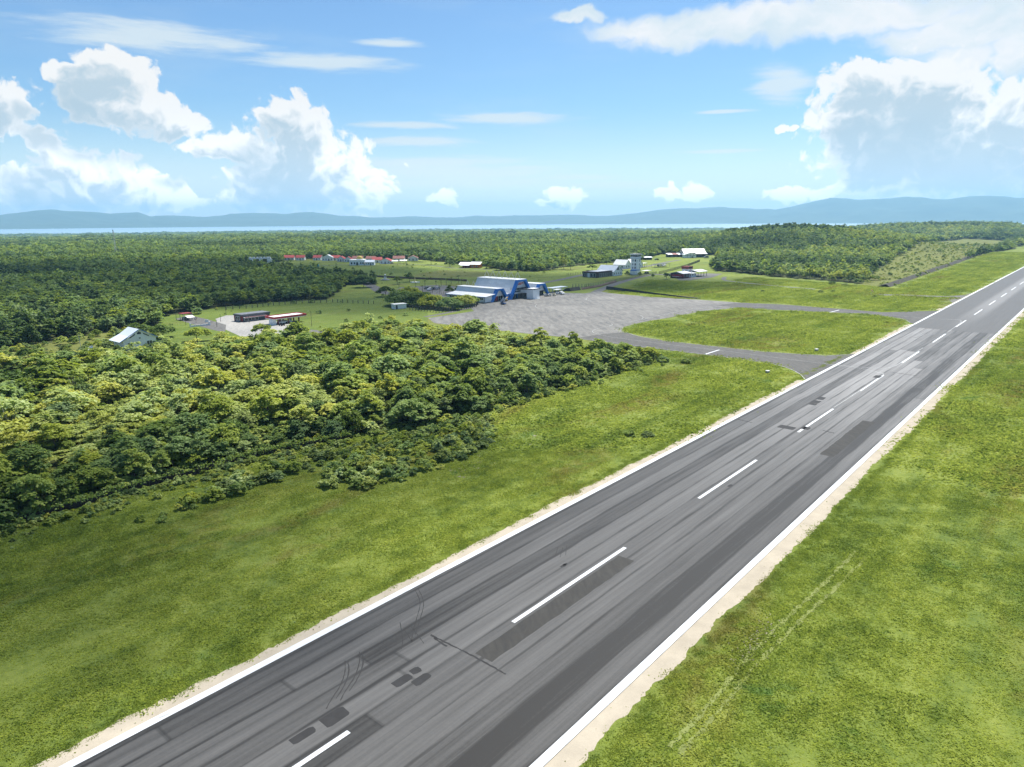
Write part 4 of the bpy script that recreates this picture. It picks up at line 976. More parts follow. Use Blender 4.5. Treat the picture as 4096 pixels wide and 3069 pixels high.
def firetruck(x, y, label):
    p = L2W(x, y, gp(2731, 1115)); t = thing('fire_truck', label, 'fire truck', (p[0], p[1], 0), RA - .1 - math.pi / 2, 'fire trucks in the left vehicle shed')
    MB().box(1.9, 6.2, -1.1, 1.1, .6, 2.6).build('body', REDP, t); MB().box(0, 1.8, -1.1, 1.1, .55, 2.4).build('cab', REDP, t); MB().box(-.03, 0, -.95, .95, 1.4, 2.2).build('windscreen', DGLASS, t); MB().box(0, 6.2, -1.13, -1.1, 1.0, 1.2).build('stripe', WHITE, t); MB().box(.3, 1.0, -.6, .6, 2.4, 2.6).build('light_bar', BLUE, t)
    MB().box(-.05, 0, -1, 1, .6, .9).build('bumper', WHITE, t); wheels(t, [(.9, -1.0), (.9, 1.0), (4.9, -1.0), (4.9, 1.0)], .45, .3)
firetruck(2.6, 9.0, 'red fire truck at the left side of the open shed'); firetruck(6.3, 9.0, 'red fire truck in the right bay of the open shed')
# --- petrol station
CB = gp(1097, 1281, 2.2)
pc = thing('fuel_canopy', 'petrol station canopy with red fascia and white underside over the pumps', 'canopy', (CB[0], CB[1], 0), RA)
MB().box(0, 15, 0, 6.6, 2.3, 2.55).build('soffit', WHITE, pc); MB().box(-.08, 15.08, -.08, 6.68, 2.55, 3.05).build('fascia', REDP, pc); MB().box(.5, 14.5, .5, 6.1, 3.05, 3.12).build('roof', ROOFW, pc)
for a in ((-.08, 15.08, -.08, .14), (-.08, 15.08, 6.46, 6.68), (-.08, .14, .14, 6.46), (14.86, 15.08, .14, 6.46)): MB().box(*a, 3.05, 3.35).build('parapet', REDP, pc)
for x in (2.5, 7.2, 12.2):
    for y in (1.4, 5.2): MB().box(x - .2, x + .2, y - .2, y + .2, 0, 2.3).build('column', DRED, pc)
for i, x in enumerate((4.4, 9.4)):
    p = L2W(x, 3.2, CB); fp = thing('fuel_pump', ['red and white fuel pump under the left bay of the canopy', 'red and white fuel pump under the right bay of the canopy'][i], 'fuel pump', (p[0], p[1], 0), RA, 'fuel pumps')
    MB().box(-1.4, 1.4, -.5, .5, 0, .16).build('island', GREYW, fp); MB().box(-.45, .45, -.25, .25, .16, 1.7).build('cabinet', WHITE, fp); MB().box(-.47, .47, -.27, .27, 1.45, 1.8).build('head', REDP, fp); MB().box(-.3, .3, -.28, -.25, 1.0, 1.35).build('display', DGLASS, fp)
MB().box(0, 1.6, 1.2, 4, 0, 2.2).build('kiosk_wall', WHITE, pc)
def moto(p, rot, label):
    t = thing('motorbike', label, 'motorbike', p, rot, 'motorbikes by the fuel pumps')
    for x in (0, 1.25): MB().cyl((x, -.05, .3), (x, .05, .3), .3, .3, 12).build('wheel', TYREB, t)
    MB().extr([(.1, .45), (1.1, .4), (1.2, .75), (.75, .8), (.4, .62), (.25, .95), (.12, .9)], -.13, .13).build('body', DARK, t); MB().bar((.22, -.3, 1.0), (.22, .3, 1.0), .05).build('handlebar', STEEL, t); MB().box(.6, 1.2, -.12, .12, .8, .88).build('seat', TYREB, t)
moto(gp(1118, 1304), .4, 'dark motorbike standing left of the fuel pumps'); moto(gp(1126, 1305), .8, 'dark motorbike in front of the right fuel pump'); car(gp(1112, 1297), RA, 'white car filling up under the canopy', CARW)
SB = gp(968, 1289)
sp = thing('station_shop', 'dark grey petrol station shop with red corner panels and white window awning', 'shop', (SB[0], SB[1], 0), RA)
MB().box(0, 13, 0, 6, 0, 2.4).build('wall', DKGREY, sp); MB().box(-.25, 13.2, -.25, 6.2, 2.4, 3.0).build('roof_edge', DKGREY, sp); MB().box(.1, 12.9, .1, 5.9, 3.0, 3.08).build('roof', plain('dark_slate_roof', (.12, .13, .15), .7), sp)
MB().box(-.06, .5, -.06, 0, 0, 2.38).build('red_panel', DRED, sp); MB().box(-.06, 0, 0, .9, 0, 2.38).build('red_panel', DRED, sp); MB().box(-.06, 0, 5.2, 6, 0, 2.38).build('red_panel', DRED, sp)
win(sp, 1.4, 4.8, 0, .3, 2.1, '-x', mull=2); win(sp, 1.2, 7.6, 0, .2, 1.5, '-y', mull=4)
MB().box(.6, 11, -1.5, -.26, 1.7, 1.86).build('awning', WHITE, sp); MB().box(.55, 11.05, -1.56, -1.5, 1.86, 2.08).build('awning_fascia', REDP, sp); MB().box(.6, 11, -1.5, -.26, 1.88, 1.94).build('awning_roof', ROOFW, sp)
KB = gp(736, 1282)
kk = thing('gate_kiosk', 'small red roofed gate kiosk at the petrol station entrance', 'kiosk', (KB[0], KB[1], 0), RA)
MB().box(-.6, 3.6, -.5, 3.2, 2.5, 2.9).build('roof', DRED, kk)
for x in (-.3, 3.1):
    for y in (-.2, 2.7): MB().box(x, x + .2, y, y + .2, 0, 2.5).build('post', OFFWH, kk)
MB().box(.4, 2.8, .6, 2.6, 0, 1.1).build('counter', GREYW, kk)
k2 = thing('roof_sheet', 'pale tilted metal roof sheet on dark posts right of the gate kiosk', 'shelter', gp(752, 1284), RA)
MB().extx([(0, 1.2), (2.4, 1.9), (2.4, 1.98), (0, 1.28)], 0, 3.2).build('roof', ROOFW, k2)
for x in (.1, 3.0):
    for y in (.2, 2.2): MB().box(x, x + .1, y, y + .1, 0, 1.25).build('post', DARK, k2)
ts = thing('road_sign', 'white triangular road sign with red rim on a thin post by the kiosk', 'sign', gp(785, 1294), 0)
MB().cyl((0, 0, 0), (0, 0, 2.2), .05, .05, 6).build('pole', DRED, ts); MB().extr([(-.75, 2.5), (0, 1.25), (.75, 2.5)], -.08, -.05).build('rim', REDP, ts); MB().extr([(-.52, 2.37), (0, 1.5), (.52, 2.37)], -.10, -.08).build('face', WHITE, ts)
wb = thing('white_board', 'small blank white board on two posts before the grass', 'sign', gp(828, 1296), 0)
MB().box(-.7, .7, -.05, .05, .7, 1.8).build('board', WHITE, wb)
for x in (-.6, .5): MB().box(x, x + .1, -.04, .04, 0, .7).build('post', STEEL, wb)
lw = thing('low_wall', 'low white roadside wall with two gate pillars by the petrol station entrance', 'wall', gp(765, 1309), 0.75)
MB().box(0, 7, -.12, .12, 0, .7).build('wall', OFFWH, lw); MB().box(-.5, 0, -.25, .25, 0, 1.6).build('pillar', WHITE, lw); MB().box(7, 7.5, -.25, .25, 0, 1.6).build('pillar', WHITE, lw)
for i, (x, y) in enumerate([(905, 1262), (883, 1287), (868, 1308), (997, 1292), (1247, 1306), (706, 1282), (744, 1301), (324, 1393)]):
    lbl = ['thin pole at the back edge of the pale forecourt', 'thin pole left of the pale forecourt', 'thin pole by the pillars of the low wall', 'thin pole in the middle of the pale forecourt', 'tall dark street lamp right of the fuel canopy', 'thin pole left of the gate kiosk', 'thin pole right of the gate kiosk', 'leaning pale utility pole left of the white house'][i]
    lp = thing('utility_pole', lbl, 'pole', gp(x, y), 0, 'poles around the petrol station'); hh = [4, 3.2, 3, 3.4, 6, 4, 3.4, 4.6][i]
    MB().cyl((0, 0, 0), (-.25 if i == 7 else 0, 0, hh), .09, .06, 7).build('pole', WPOST if i == 7 else POSTM, lp)
    if i in (4, 3): MB().bar((0, 0, hh), (-.9, 0, hh + .1), .06).build('arm', POSTM, lp); MB().box(-1.2, -.7, -.09, .09, hh + .04, hh + .15).build('lamp_head', STEEL, lp)
# --- white house with dish
WB = gp(497, 1404)
wh = thing('white_house', 'white gabled house with blue grey metal roof half hidden by the trees', 'house', (WB[0], WB[1], 0), RA)
W_, D_, e_, r_ = 10.5, 7.5, 3.2, 6.4
gable_walls(wh, W_, D_, e_, r_, WHITE, 'y')
for sg in (-1, 1):
    cxx = W_ / 2; pr = [(cxx, r_ + .02), (cxx + sg * 3.2, r_ - 2.05), (cxx + sg * 6.6, r_ - 3.55), (cxx + sg * 6.6, r_ - 3.42), (cxx + sg * 3.2, r_ - 1.9), (cxx, r_ + .18)]
    if sg < 0: pr = pr[::-1]
    MB().extr(pr, -.5, D_ + .5).build('roof', ROOFB, wh)
for sg in (-1, 1): MB().extr([(W_/2 + sg * .2, r_ - .05), (W_/2 + sg * 6.5, r_ - 3.62), (W_/2 + sg * 6.5, r_ - 3.40), (W_/2 + sg * .2, r_ + .16)][::sg], -.56, -.5).build('barge_board', BLUE, wh)
MB().extr([(4.6, 4.9), (5.9, 4.9), (5.9, 5.3), (5.25, 5.75), (4.6, 5.3)], -.06, -.01).build('gable_vent', DGLASS, wh)
for sg in (-1, 1): MB().extr([(W_/2 + sg * 1.3, 4.75), (W_/2 + sg * 3.1, 3.75), (W_/2 + sg * 3.1, 4.05), (W_/2 + sg * 1.3, 5.1)][::sg], -.06, -.01).build('gable_window', DGLASS, wh)
win(wh, 4.9, 5.7, 0, 3.3, 3.8, '-y'); win(wh, 1.2, 3.0, 0, 1.0, 2.4, '-y', mull=2); win(wh, 7.4, 9.2, 0, 1.0, 2.4, '-y', mull=2)
ds = thing('satellite_dish', 'white satellite dish tilted skyward left of the white house', 'dish', gp(366, 1418), R(-30))
dm = MB(); n, mm_ = 20, 5; Ro, dep = 1.25, .35
for a in range(mm_ + 1):
    rr_ = Ro * a / mm_
    for j in range(n): dm.v.append((rr_ * math.cos(2 * math.pi * j / n), rr_ * math.sin(2 * math.pi * j / n), dep * (rr_ / Ro) ** 2))
for a in range(mm_):
    for j in range(n): dm.f.append((a * n + j, a * n + (j + 1) % n, (a + 1) * n + (j + 1) % n, (a + 1) * n + j))
d_ = dm.build('reflector', WHITE, ds); d_.location = (0, 0, 1.6); d_.rotation_euler = (R(48), 0, 0)
fd = MB()
for a in (0, 2.1, 4.2): fd.bar((Ro * .95 * math.cos(a), Ro * .95 * math.sin(a), dep), (0, 0, 1.1), .04)
fd.box(-.08, .08, -.08, .08, 1.05, 1.25); f_ = fd.build('feed', STEEL, ds); f_.location = (0, 0, 1.6); f_.rotation_euler = (R(48), 0, 0)
MB().cyl((0, .1, 0), (0, .1, 1.6), .1, .1, 8).build('mast', STEEL, ds)
# --- guard house by the rain trees
g2 = thing('guard_house', 'small white flat roofed hut under the umbrella trees', 'hut', gp(1580, 1238), RA - .25)
MB().box(0, 6, 0, 3.6, 0, 2.1).build('wall', WHITE, g2); MB().box(-.3, 6.3, -.3, 3.9, 2.1, 2.35).build('roof', OFFWH, g2)
for y in (.6, 2.0): win(g2, y, y + .8, 0, 1.2, 1.75, '-x')
MB().box(.4, 1.4, -.05, 0, .05, 1.8).build('door', DKGREY, g2)
# --- gateway and town
GB = gp(1004, 1054)
gw = thing('gateway', 'white monumental road gateway with three stepped pillars and a cross beam', 'gateway', ground(GB), R(4))
for x, w in ((0, 3.4), (9.5, 2.6), (17.6, 3.4)):
    for k_, (ww, z0, z1) in enumerate(((w + .5, 0, 1.2), (w, 1.2, 2.6), (w + .3, 2.6, 4.2), (w - .4, 4.2, 5.3))): MB().box(x - ww / 2, x + ww / 2, -ww * .35, ww * .35, z0, z1).build('pillar_tier', WHITE if k_ % 2 == 0 else OFFWH, gw)
MB().box(-1, 18.6, -.8, .8, 4.3, 5.2).build('beam', OFFWH, gw)
for x in (-.4, 3, 6.2, 9.5, 13, 16, 18): MB().box(x - .8, x + .8, -.6, .6, 5.3 if x in (-.4, 9.5, 18) else 5.2, 6.1).build('crest', WHITE, gw)
bb = thing('billboard', 'blank white billboard beside the monumental gateway', 'sign', ground(gp(1084, 1055)), 0)
MB().box(-1.4, 1.4, -.1, .1, .6, 4.3).build('board', WHITE, bb); MB().box(-1.2, -1, -.08, .08, 0, .6).build('post', STEEL, bb); MB().box(1, 1.2, -.08, .08, 0, .6).build('post', STEEL, bb)
H = [((1136, 1042), 10, 8, 'x', REDR, OFFWH, 'red roofed white house, leftmost of the row beyond the gateway'), ((1184, 1042), 8.5, 8, 'x', REDR, WHITE, 'red roofed white house, second from the gateway'),
     ((1252, 1042), 8, 9, 'x', REDR, WHITE, 'red roofed house just left of the bare white gable'), ((1322, 1043), 9, 9, 'x', REDR, WHITE, 'red roofed house right of the bare white gable'),
     ((1349, 1047), 7, 9, 'y', REDR, WHITE, 'gabled red roofed house left of the mosque, further one'), ((1378, 1049), 7, 9, 'y', REDR, WHITE, 'gabled red roofed house left of the mosque, nearer one'),
     ((1410, 1046), 10, 9, 'x', RUSTR, WHITE, 'faded brown roofed house half hidden behind the dome'), ((1463, 1047), 9, 9, 'x', RUSTR, OFFWH, 'faded brown roofed house behind the mosque annex'),
     ((1490, 1052), 9, 9, 'x', REDR, WHITE, 'red roofed house right behind the mosque annex'), ((1520, 1056), 10, 9, 'y', REDR, WHITE, 'large red roofed house with white gable right of the mosque'),
     ((1572, 1046), 11, 9, 'x', RUSTR, OFFWH, 'brown red roofed house among dark trees'), ((1632, 1044), 10, 8, 'y', RUSTR, OFFWH, 'brown roofed house at the right end of the village')]
for (px, w, d, ax, rm, wm, lab) in H: house('village_house', lab, 'house', gp(*px), R(random.uniform(-8, 10)), w, d, 2.9, 5.1, wm, rm, ax, 2, True, 'red roofed village houses')
tb = house('tall_white_house', 'white house with bare white gable between red roofs', 'house', gp(1288, 1044), R(3), 11, 9, 3.4, 6.0, WHITE, OFFWH, 'y', 3, True)
mo = thing('mosque', 'white mosque with yellow dome at the edge of the green', 'mosque', ground(gp(1398, 1062)), R(2))
MB().box(0, 13.5, 0, 11, 0, 4.6).build('wall', WHITE, mo); MB().box(-.2, 13.7, -.2, 11.2, 4.6, 4.9).build('parapet', WHITE, mo); MB().cyl((8.6, 5.2, 4.9), (8.6, 5.2, 5.6), 3.1, 3.1, 18).build('drum', WHITE, mo); MB().dome((8.6, 5.2, 5.6), 2.9, 2.7).build('dome', GOLD, mo); MB().cyl((8.6, 5.2, 8.2), (8.6, 5.2, 9.4), .08, .03, 6).build('finial', GOLD, mo)
for x in (1.2, 4.0, 9.6, 11.6): win(mo, x, x + 1.4, 0, 1.0, 2.8, '-y')
MB().box(6.2, 7.8, -.06, 0, .05, 2.7).build('door', DGLASS, mo)
an = house('mosque_annex', 'white annex with pale blue roof joined beside the mosque', 'building', gp(1461, 1062), R(2), 8, 8, 3.0, 4.6, WHITE, ROOFB, 'x', 3, True)
for i, (px, lab, L_) in enumerate([((1545, 1056), 'open shelter with low grey roof right of the large red roofed house', 11), ((1598, 1054), 'open shelter with pale roof before the brown roofed houses', 7)]):
    o = thing('open_shelter', lab, 'shelter', ground(gp(*px)), R(3)); MB().extx([(0, 2.3), (5, 3), (5, 3.1), (0, 2.4)], 0, L_).build('roof', ROOFG if i == 0 else ROOFW, o)
    for x in (.2, L_ - .4):
        for y in (.3, 4.6): MB().box(x, x + .2, y, y + .2, 0, 2.35).build('post', GREYW, o)
car(gp(1222, 1077), R(15), 'white van on the road below the village', CARW, 'van', L=6, H=2.5, name='parked_van'); car(gp(1234, 1074), R(15), 'silver car behind the white van on the road', CARS)
bt = thing('turquoise_statue', 'small turquoise roadside monument on the grass edge', 'monument', ground(gp(1273, 1072)), 0)
MB().box(-1.6, 1.6, -1, 1, 0, .5).build('base', TEAL, bt); MB().extr([(-.9, .5), (.9, .5), (.7, 2.6), (.2, 3.6), (-.3, 3.4), (-.8, 2.2)], -.4, .4).build('figure', TEAL, bt)
ob = thing('orange_house', 'orange walled building with long pale metal roof among dark trees', 'building', ground(gp(1846, 1072)), R(-14))
MB().box(8, 16, 0, 8, 0, 3.0).build('wall', ORANGE, ob); MB().box(0, 7.98, 2, 9, 0, 2.6).build('wall', DRED, ob); roof_gable(ob, 9.5, 10, 2.9, 4.4, ROOFW, .8, axis='x', x0=-2, y0=1); roof_gable(ob, 8.4, 10, 3.1, 4.9, ROOFW, .6, axis='x', x0=8, y0=-.6)
MB().extx([(-2.2, 2.1), (1.2, 2.7), (1.2, 2.8), (-2.2, 2.2)], -1, 7.6).build('porch_roof', ROOFW, ob)
for x in (9, 12.5): win(ob, x, x + 1.6, 0, .8, 2.2, '-y', mull=2)
for x in (-.8, 3, 7): MB().box(x, x + .18, -2, -1.82, 0, 2.1).build('post', DRED, ob)
st_ = thing('globe_monument', 'white globe on two pillars above a round stepped base', 'monument', gp(1541, 1121), 0)
for i, r_ in enumerate((3.0, 2.4)): MB().cyl((0, 0, i * .35), (0, 0, i * .35 + .35), r_, r_, 20).build('step', GREYW, st_)
for x in (-.5, .5): MB().box(x - .3, x + .3, -.3, .3, .7, 2.6).build('pillar', WHITE, st_)
MB().box(-1, 1, -.5, .5, 2.6, 3.0).build('capital', DKGREY, st_); MB().dome((0, 0, 3.55), .65, .6, 12, 5).build('globe', WHITE, st_); gl = MB().dome((0, 0, 0), .65, .55, 12, 5).build('globe_underside', WHITE, st_); gl.location = (0, 0, 3.55); gl.rotation_euler = (math.pi, 0, 0)
ol = thing('obelisk', 'slim yellow obelisk on a star shaped white base', 'monument', gp(1660, 1131), .3)
MB().cyl((0, 0, .5), (0, 0, 4.3), .42, .12, 4).build('shaft', plain('cream_yellow_paint', (.70, .58, .25), .7), ol)
stp = [(3.4 * (1 if i % 2 == 0 else .45) * math.cos(i * math.pi / 5), 3.4 * (1 if i % 2 == 0 else .45) * math.sin(i * math.pi / 5)) for i in range(10)]
MB().prism(stp, 0, .5).build('base', WHITE, ol)
ws = thing('windsock', 'orange and white windsock hanging on its pole by the small path', 'windsock', gp(3484, 1178), .2)
MB().cyl((0, 0, 0), (0, 0, 2.6), .06, .05, 7).build('pole', OFFWH, ws)
for i in range(5): MB().cyl((.06 + i * .28, 0, 2.5 - i * .33), (.06 + (i + 1) * .28, 0, 2.5 - (i + 1) * .33), .28 - i * .025, .255 - i * .025, 10).build('sock_band', ORANGE if i % 2 == 0 else WHITE, ws)
for i, px in enumerate([(3070, 1492), (3266, 1404)]):
    mk = thing('marker_box', ['small pale marker box in the grass near the first taxiway corner', 'small grey marker stone on the grass island edge'][i], 'marker', gp(*px), .4)
    MB().box(-.45, .45, -.35, .35, 0, .55).build('body', GREYW, mk, bevel=.05); MB().box(-.5, .5, -.4, .4, .55, .65).build('lid', OFFWH, mk)
tm_ = thing('radio_mast', 'thin lattice radio mast rising from the far woods', 'mast', ground(gp(466, 1030)), 0)
for a in range(3):
    c_, s_ = math.cos(a * 2.094), math.sin(a * 2.094); MB().bar((1.2 * c_, 1.2 * s_, 0), (.35 * c_, .35 * s_, 30), .16).build('leg', STEEL, tm_)
br = MB()
for i in range(12):
    z0, z1 = i * 2.5, (i + 1) * 2.5; f0, f1 = 1.2 - .85 * z0 / 30, 1.2 - .85 * z1 / 30
    for a in range(3):
        A_, B_ = a * 2.094, (a + 1) * 2.094; br.bar((f0 * math.cos(A_), f0 * math.sin(A_), z0), (f1 * math.cos(B_), f1 * math.sin(B_), z1), .08)
br.build('bracing', STEEL, tm_)
for z in (26, 28.5): MB().box(-.7, .7, -.5, -.3, z, z + 1.6).build('antenna_panel', OFFWH, tm_)
# far roofs on the right
for i, (px, L_) in enumerate([((3860, 942), 34), ((3740, 906), 18)]):
    fb = thing('distant_building', ['long pale roofed building far off behind the runway end', 'small pale roofed building on the far right ridge'][i], 'building', ground(gp(*px)), R(-5))
    MB().box(0, L_, 0, 10, 0, 3.5).build('wall', OFFWH, fb); roof_gable(fb, L_, 10, 3.5, 6, ROOFW, .5, axis='x')
# --- dark retaining wall along the raised field
rwl = [gp(*p) for p in [(2424, 1158), (2500, 1166), (2600, 1177), (2700, 1187), (2790, 1196)]]
rt_ = MB()
P = dens(chaikin(rwl, 2), 2.0); hh = np.linspace(1.9, .3, len(P))
for i in range(len(P) - 1):
    a, b_ = P[i], P[i + 1]; d = (b_ - a) / np.linalg.norm(b_ - a); nn = np.array([-d[1], d[0]]) * .9
    lean = nn * .35
    for o1, o2, z1, z2 in (((0, 0), None, 0, 0),):
        rt_.quad((*a, 0), (*b_, 0), (*(b_ + lean), hh[i + 1]), (*(a + lean), hh[i])); rt_.quad((*(a + lean), hh[i]), (*(b_ + lean), hh[i + 1]), (*(b_ + nn * 3), hh[i + 1] * .6), (*(a + nn * 3), hh[i] * .6)); rt_.quad((*(a + nn * 3), hh[i] * .6), (*(b_ + nn * 3), hh[i + 1] * .6), (*(b_ + nn * 5), -.02), (*(a + nn * 5), -.02))
w1 = rt_.build('retaining_wall', WALLD); tag(w1, 'dark stained stone retaining wall behind the apron', 'wall')
w2 = thing('embankment_wall', 'short dark embankment face beside the blue walkway', 'wall', gp(2284, 1166), RA)
MB().extx([(0, 0), (1.2, 2.0), (3.5, 1.6), (6, 0)], 0, 10).build('face', WALLD, w2)
# --- fences
def fence(name, label, pxs, h, step, mat, wires=3, posts_w=.26, rails=None):
    P = dens([gp(*p) for p in pxs], step); t = thing(name, label, 'fence', ground(P[0]), 0)
    o = np.array([*P[0], float(gz(*P[0]))])
    zs = gz(P[:, 0], P[:, 1])
    me = None
    for i, (p, z) in enumerate(zip(P, zs)):
        if me is None: ob_ = MB().box(-posts_w / 2, posts_w / 2, -posts_w / 2, posts_w / 2, 0, h).build('post', mat, t); me = ob_.data
        else: ob_ = bpy.data.objects.new('post', me); COL.objects.link(ob_); ob_.parent = t
        ob_.location = (p[0] - o[0], p[1] - o[1], z - o[2]); ob_.rotation_euler = (random.uniform(-.03, .03), random.uniform(-.03, .03), 0)
    wr = MB()
    for kx in range(wires):
        zz = h * (kx + 1) / (wires + .3)
        for i in range(len(P) - 1): wr.bar((P[i][0] - o[0], P[i][1] - o[1], zs[i] - o[2] + zz), (P[i + 1][0] - o[0], P[i + 1][1] - o[1], zs[i + 1] - o[2] + zz), .022)
    wr.build('wire', STEEL, t)
    return t
fence('post_fence', 'dark post fence climbing beside the road below the control tower', [(2291, 1150), (2340, 1149), (2420, 1138), (2500, 1121), (2560, 1108), (2625, 1097)], 2.1, 1.9, POSTM)
fence('post_fence', 'dark post fence across the green between tower and fire station', [(2636, 1097), (2690, 1083), (2750, 1066), (2800, 1047)], 2.1, 2.4, POSTM)
fence('post_fence', 'wooden post fence along the green behind the petrol station', [(905, 1240), (1000, 1234), (1100, 1222), (1210, 1213), (1330, 1210), (1500, 1217)], 1.7, 3.0, POSTM)
fence('post_fence', 'post fence at the apron corner before the umbrella trees', [(1640, 1240), (1750, 1252), (1850, 1240), (1905, 1228), (1912, 1216)], 2.2, 1.9, POSTM)
fence('railing_fence', 'grey railing fence along the terminal car park', [(1700, 1176), (1800, 1178), (1880, 1181)], 1.5, 1.1, POSTM, posts_w=.12)
fence('post_fence', 'short dark post fence on the field edge left of the low brown building', [(2268, 1102), (2330, 1096)], 1.6, 2.0, POSTM)
fence('post_fence', 'pale post fence by the far hangar yard', [(2835, 1036), (2900, 1036)], 2.6, 3.0, WPOST, 2)
# stepped white edging of the terraced bank behind the car park
eg = MB(); P = dens([gp(*p) for p in [(1490, 1108), (1560, 1112), (1660, 1117), (1780, 1121), (1870, 1126)]], 1.0)
for i in range(len(P) - 1):
    if (i // 6) % 2 == 0: eg.bar((*P[i], .35), (*P[i + 1], .35), .3)
    else: eg.bar((*P[i], .9), (*P[i + 1], .9), .3)
    eg.quad((*P[i], 0), (*P[i + 1], 0), (*(P[i + 1] + [0, .6]), 1.3), (*(P[i] + [0, .6]), 1.3))
tag(eg.build('terrace_wall', plain('brown_stone_terrace', (.17, .12, .09), .9, var=.25)), 'brown terrace wall with pale stepped edging behind the monuments', 'wall')
e2 = MB(); P = dens([gp(*p) for p in [(2328, 1160), (2400, 1148), (2470, 1128)]], 1.6)
for i in range(len(P) - 1): e2.bar((*P[i], .25 + .35 * (i % 2)), (*P[i + 1], .25 + .35 * ((i + 1) % 2)), .2); e2.quad((*P[i], 0), (*P[i + 1], 0), (*(P[i + 1] + [-.6, .9]), 1.2), (*(P[i] + [-.6, .9]), 1.2))
tag(e2.build('terrace_bank', plain('brown_stone_terrace', (.17, .12, .09), .9)), 'brown stone bank with pale zigzag edging below the post fence', 'wall')
ditch = MB(); P = dens([gp(*p) for p in [(3560, 1149), (3700, 1100), (3850, 1046), (3960, 1008), (4077, 972), (4200, 940)]], 4.0)
g_ = np.random.default_rng(2)
for i in range(len(P) - 1):
    d = (P[i + 1] - P[i]) / np.linalg.norm(P[i + 1] - P[i]); nn = np.array([-d[1], d[0]]); za, zb = float(gz(*P[i])), float(gz(*P[i + 1]))
    ditch.quad((*P[i], za + .05), (*P[i + 1], zb + .05), (*(P[i + 1] + nn * 2.4), zb + 1.6 + g_.uniform(0, .3)), (*(P[i] + nn * 2.4), za + 1.6)); ditch.quad((*(P[i] + nn * 2.4), za + 1.6), (*(P[i + 1] + nn * 2.4), zb + 1.6), (*(P[i + 1] + nn * 8), zb - .3), (*(P[i] + nn * 8), za - .3))
dt = ditch.build('drain_bank', plain('dark_damp_earth', (.060, .056, .042), .95, var=.25, scale=.6)); dt['kind'] = 'structure'

# ------------------------------------------------------------------ vegetation
def leaf_mat(name, dark, mid, lite, trans=0.35):
    m = bpy.data.materials.new(name); m.use_nodes = True; m.node_tree.nodes.clear(); q = NT(m.node_tree)
    o = q.new('ShaderNodeOutputMaterial'); a = q.new('ShaderNodeAttribute'); a.attribute_name = 'tone'
    oi = q.new('ShaderNodeObjectInfo'); pos = q.new('ShaderNodeNewGeometry').outputs['Position']
    f = q.math('ADD', q.math('MULTIPLY', a.outputs['Fac'], 0.42), q.math('MULTIPLY', oi.outputs['Random'], 0.40))
    f = q.math('ADD', f, q.math('MULTIPLY', q.noise(pos, 0.035, 3, 0.6), 0.36)); f = q.math('SUBTRACT', f, 0.09)
    c = q.ramp(f, [(0.12, dark), (0.5, mid), (0.88, lite)])
    wn = q.new('ShaderNodeTexWhiteNoise', noise_dimensions='1D'); q.put(wn.inputs['W'], q.math('MULTIPLY', oi.outputs['Random'], 91.0))
    hs = q.new('ShaderNodeHueSaturation'); q.put(hs.inputs['Color'], c); q.put(hs.inputs['Hue'], q.math('MULTIPLY_ADD', wn.outputs['Value'], 0.045, 0.479))
    q.put(hs.inputs['Saturation'], q.math('MULTIPLY_ADD', wn.outputs['Value'], -0.28, 1.02))
    df = q.new('ShaderNodeBsdfDiffuse'); tl = q.new('ShaderNodeBsdfTranslucent'); gl = q.new('ShaderNodeBsdfGlossy'); gl.inputs['Roughness'].default_value = 0.6
    q.put(df.inputs['Color'], hs.outputs[0]); q.put(tl.inputs['Color'], q.vm('MULTIPLY', hs.outputs[0], (1.35, 1.35, 0.75))); gl.inputs['Color'].default_value = (.6, .6, .6, 1)
    mx = q.new('ShaderNodeMixShader'); mx.inputs[0].default_value = trans; q.l.new(df.outputs[0], mx.inputs[1]); q.l.new(tl.outputs[0], mx.inputs[2])
    m2 = q.new('ShaderNodeMixShader'); m2.inputs[0].default_value = 0.02; q.l.new(mx.outputs[0], m2.inputs[1]); q.l.new(gl.outputs[0], m2.inputs[2])
    q.l.new(m2.outputs[0], o.inputs[0]); return m
LEAF = [leaf_mat('pale_yellow_green_leaves', (.190,.240,.030), (.350,.410,.065), (.500,.540,.150), .42), leaf_mat('mid_green_leaves', (.100,.165,.014), (.215,.300,.028), (.350,.420,.062), .42),
        leaf_mat('dark_green_leaves', (.046,.098,.009), (.105,.178,.016), (.180,.260,.032), .42), leaf_mat('blue_green_leaves', (.070,.120,.020), (.140,.205,.040), (.230,.290,.080), .34)]
def dim(c, k_): return tuple(v * k_ for v in c)
LEAFW = [leaf_mat('woodland_pale_leaves', (0.128,0.179,0.028), (0.256,0.326,0.054), (0.397,0.448,0.109), .44), leaf_mat('woodland_mid_leaves', (0.072,0.131,0.018), (0.160,0.243,0.033), (0.275,0.358,0.059), .42),
         leaf_mat('woodland_dark_leaves', (0.033,0.072,0.012), (0.074,0.136,0.019), (0.143,0.215,0.033), .38), leaf_mat('woodland_blue_leaves', (0.051,0.097,0.023), (0.110,0.174,0.044), (0.192,0.262,0.077), .38)]
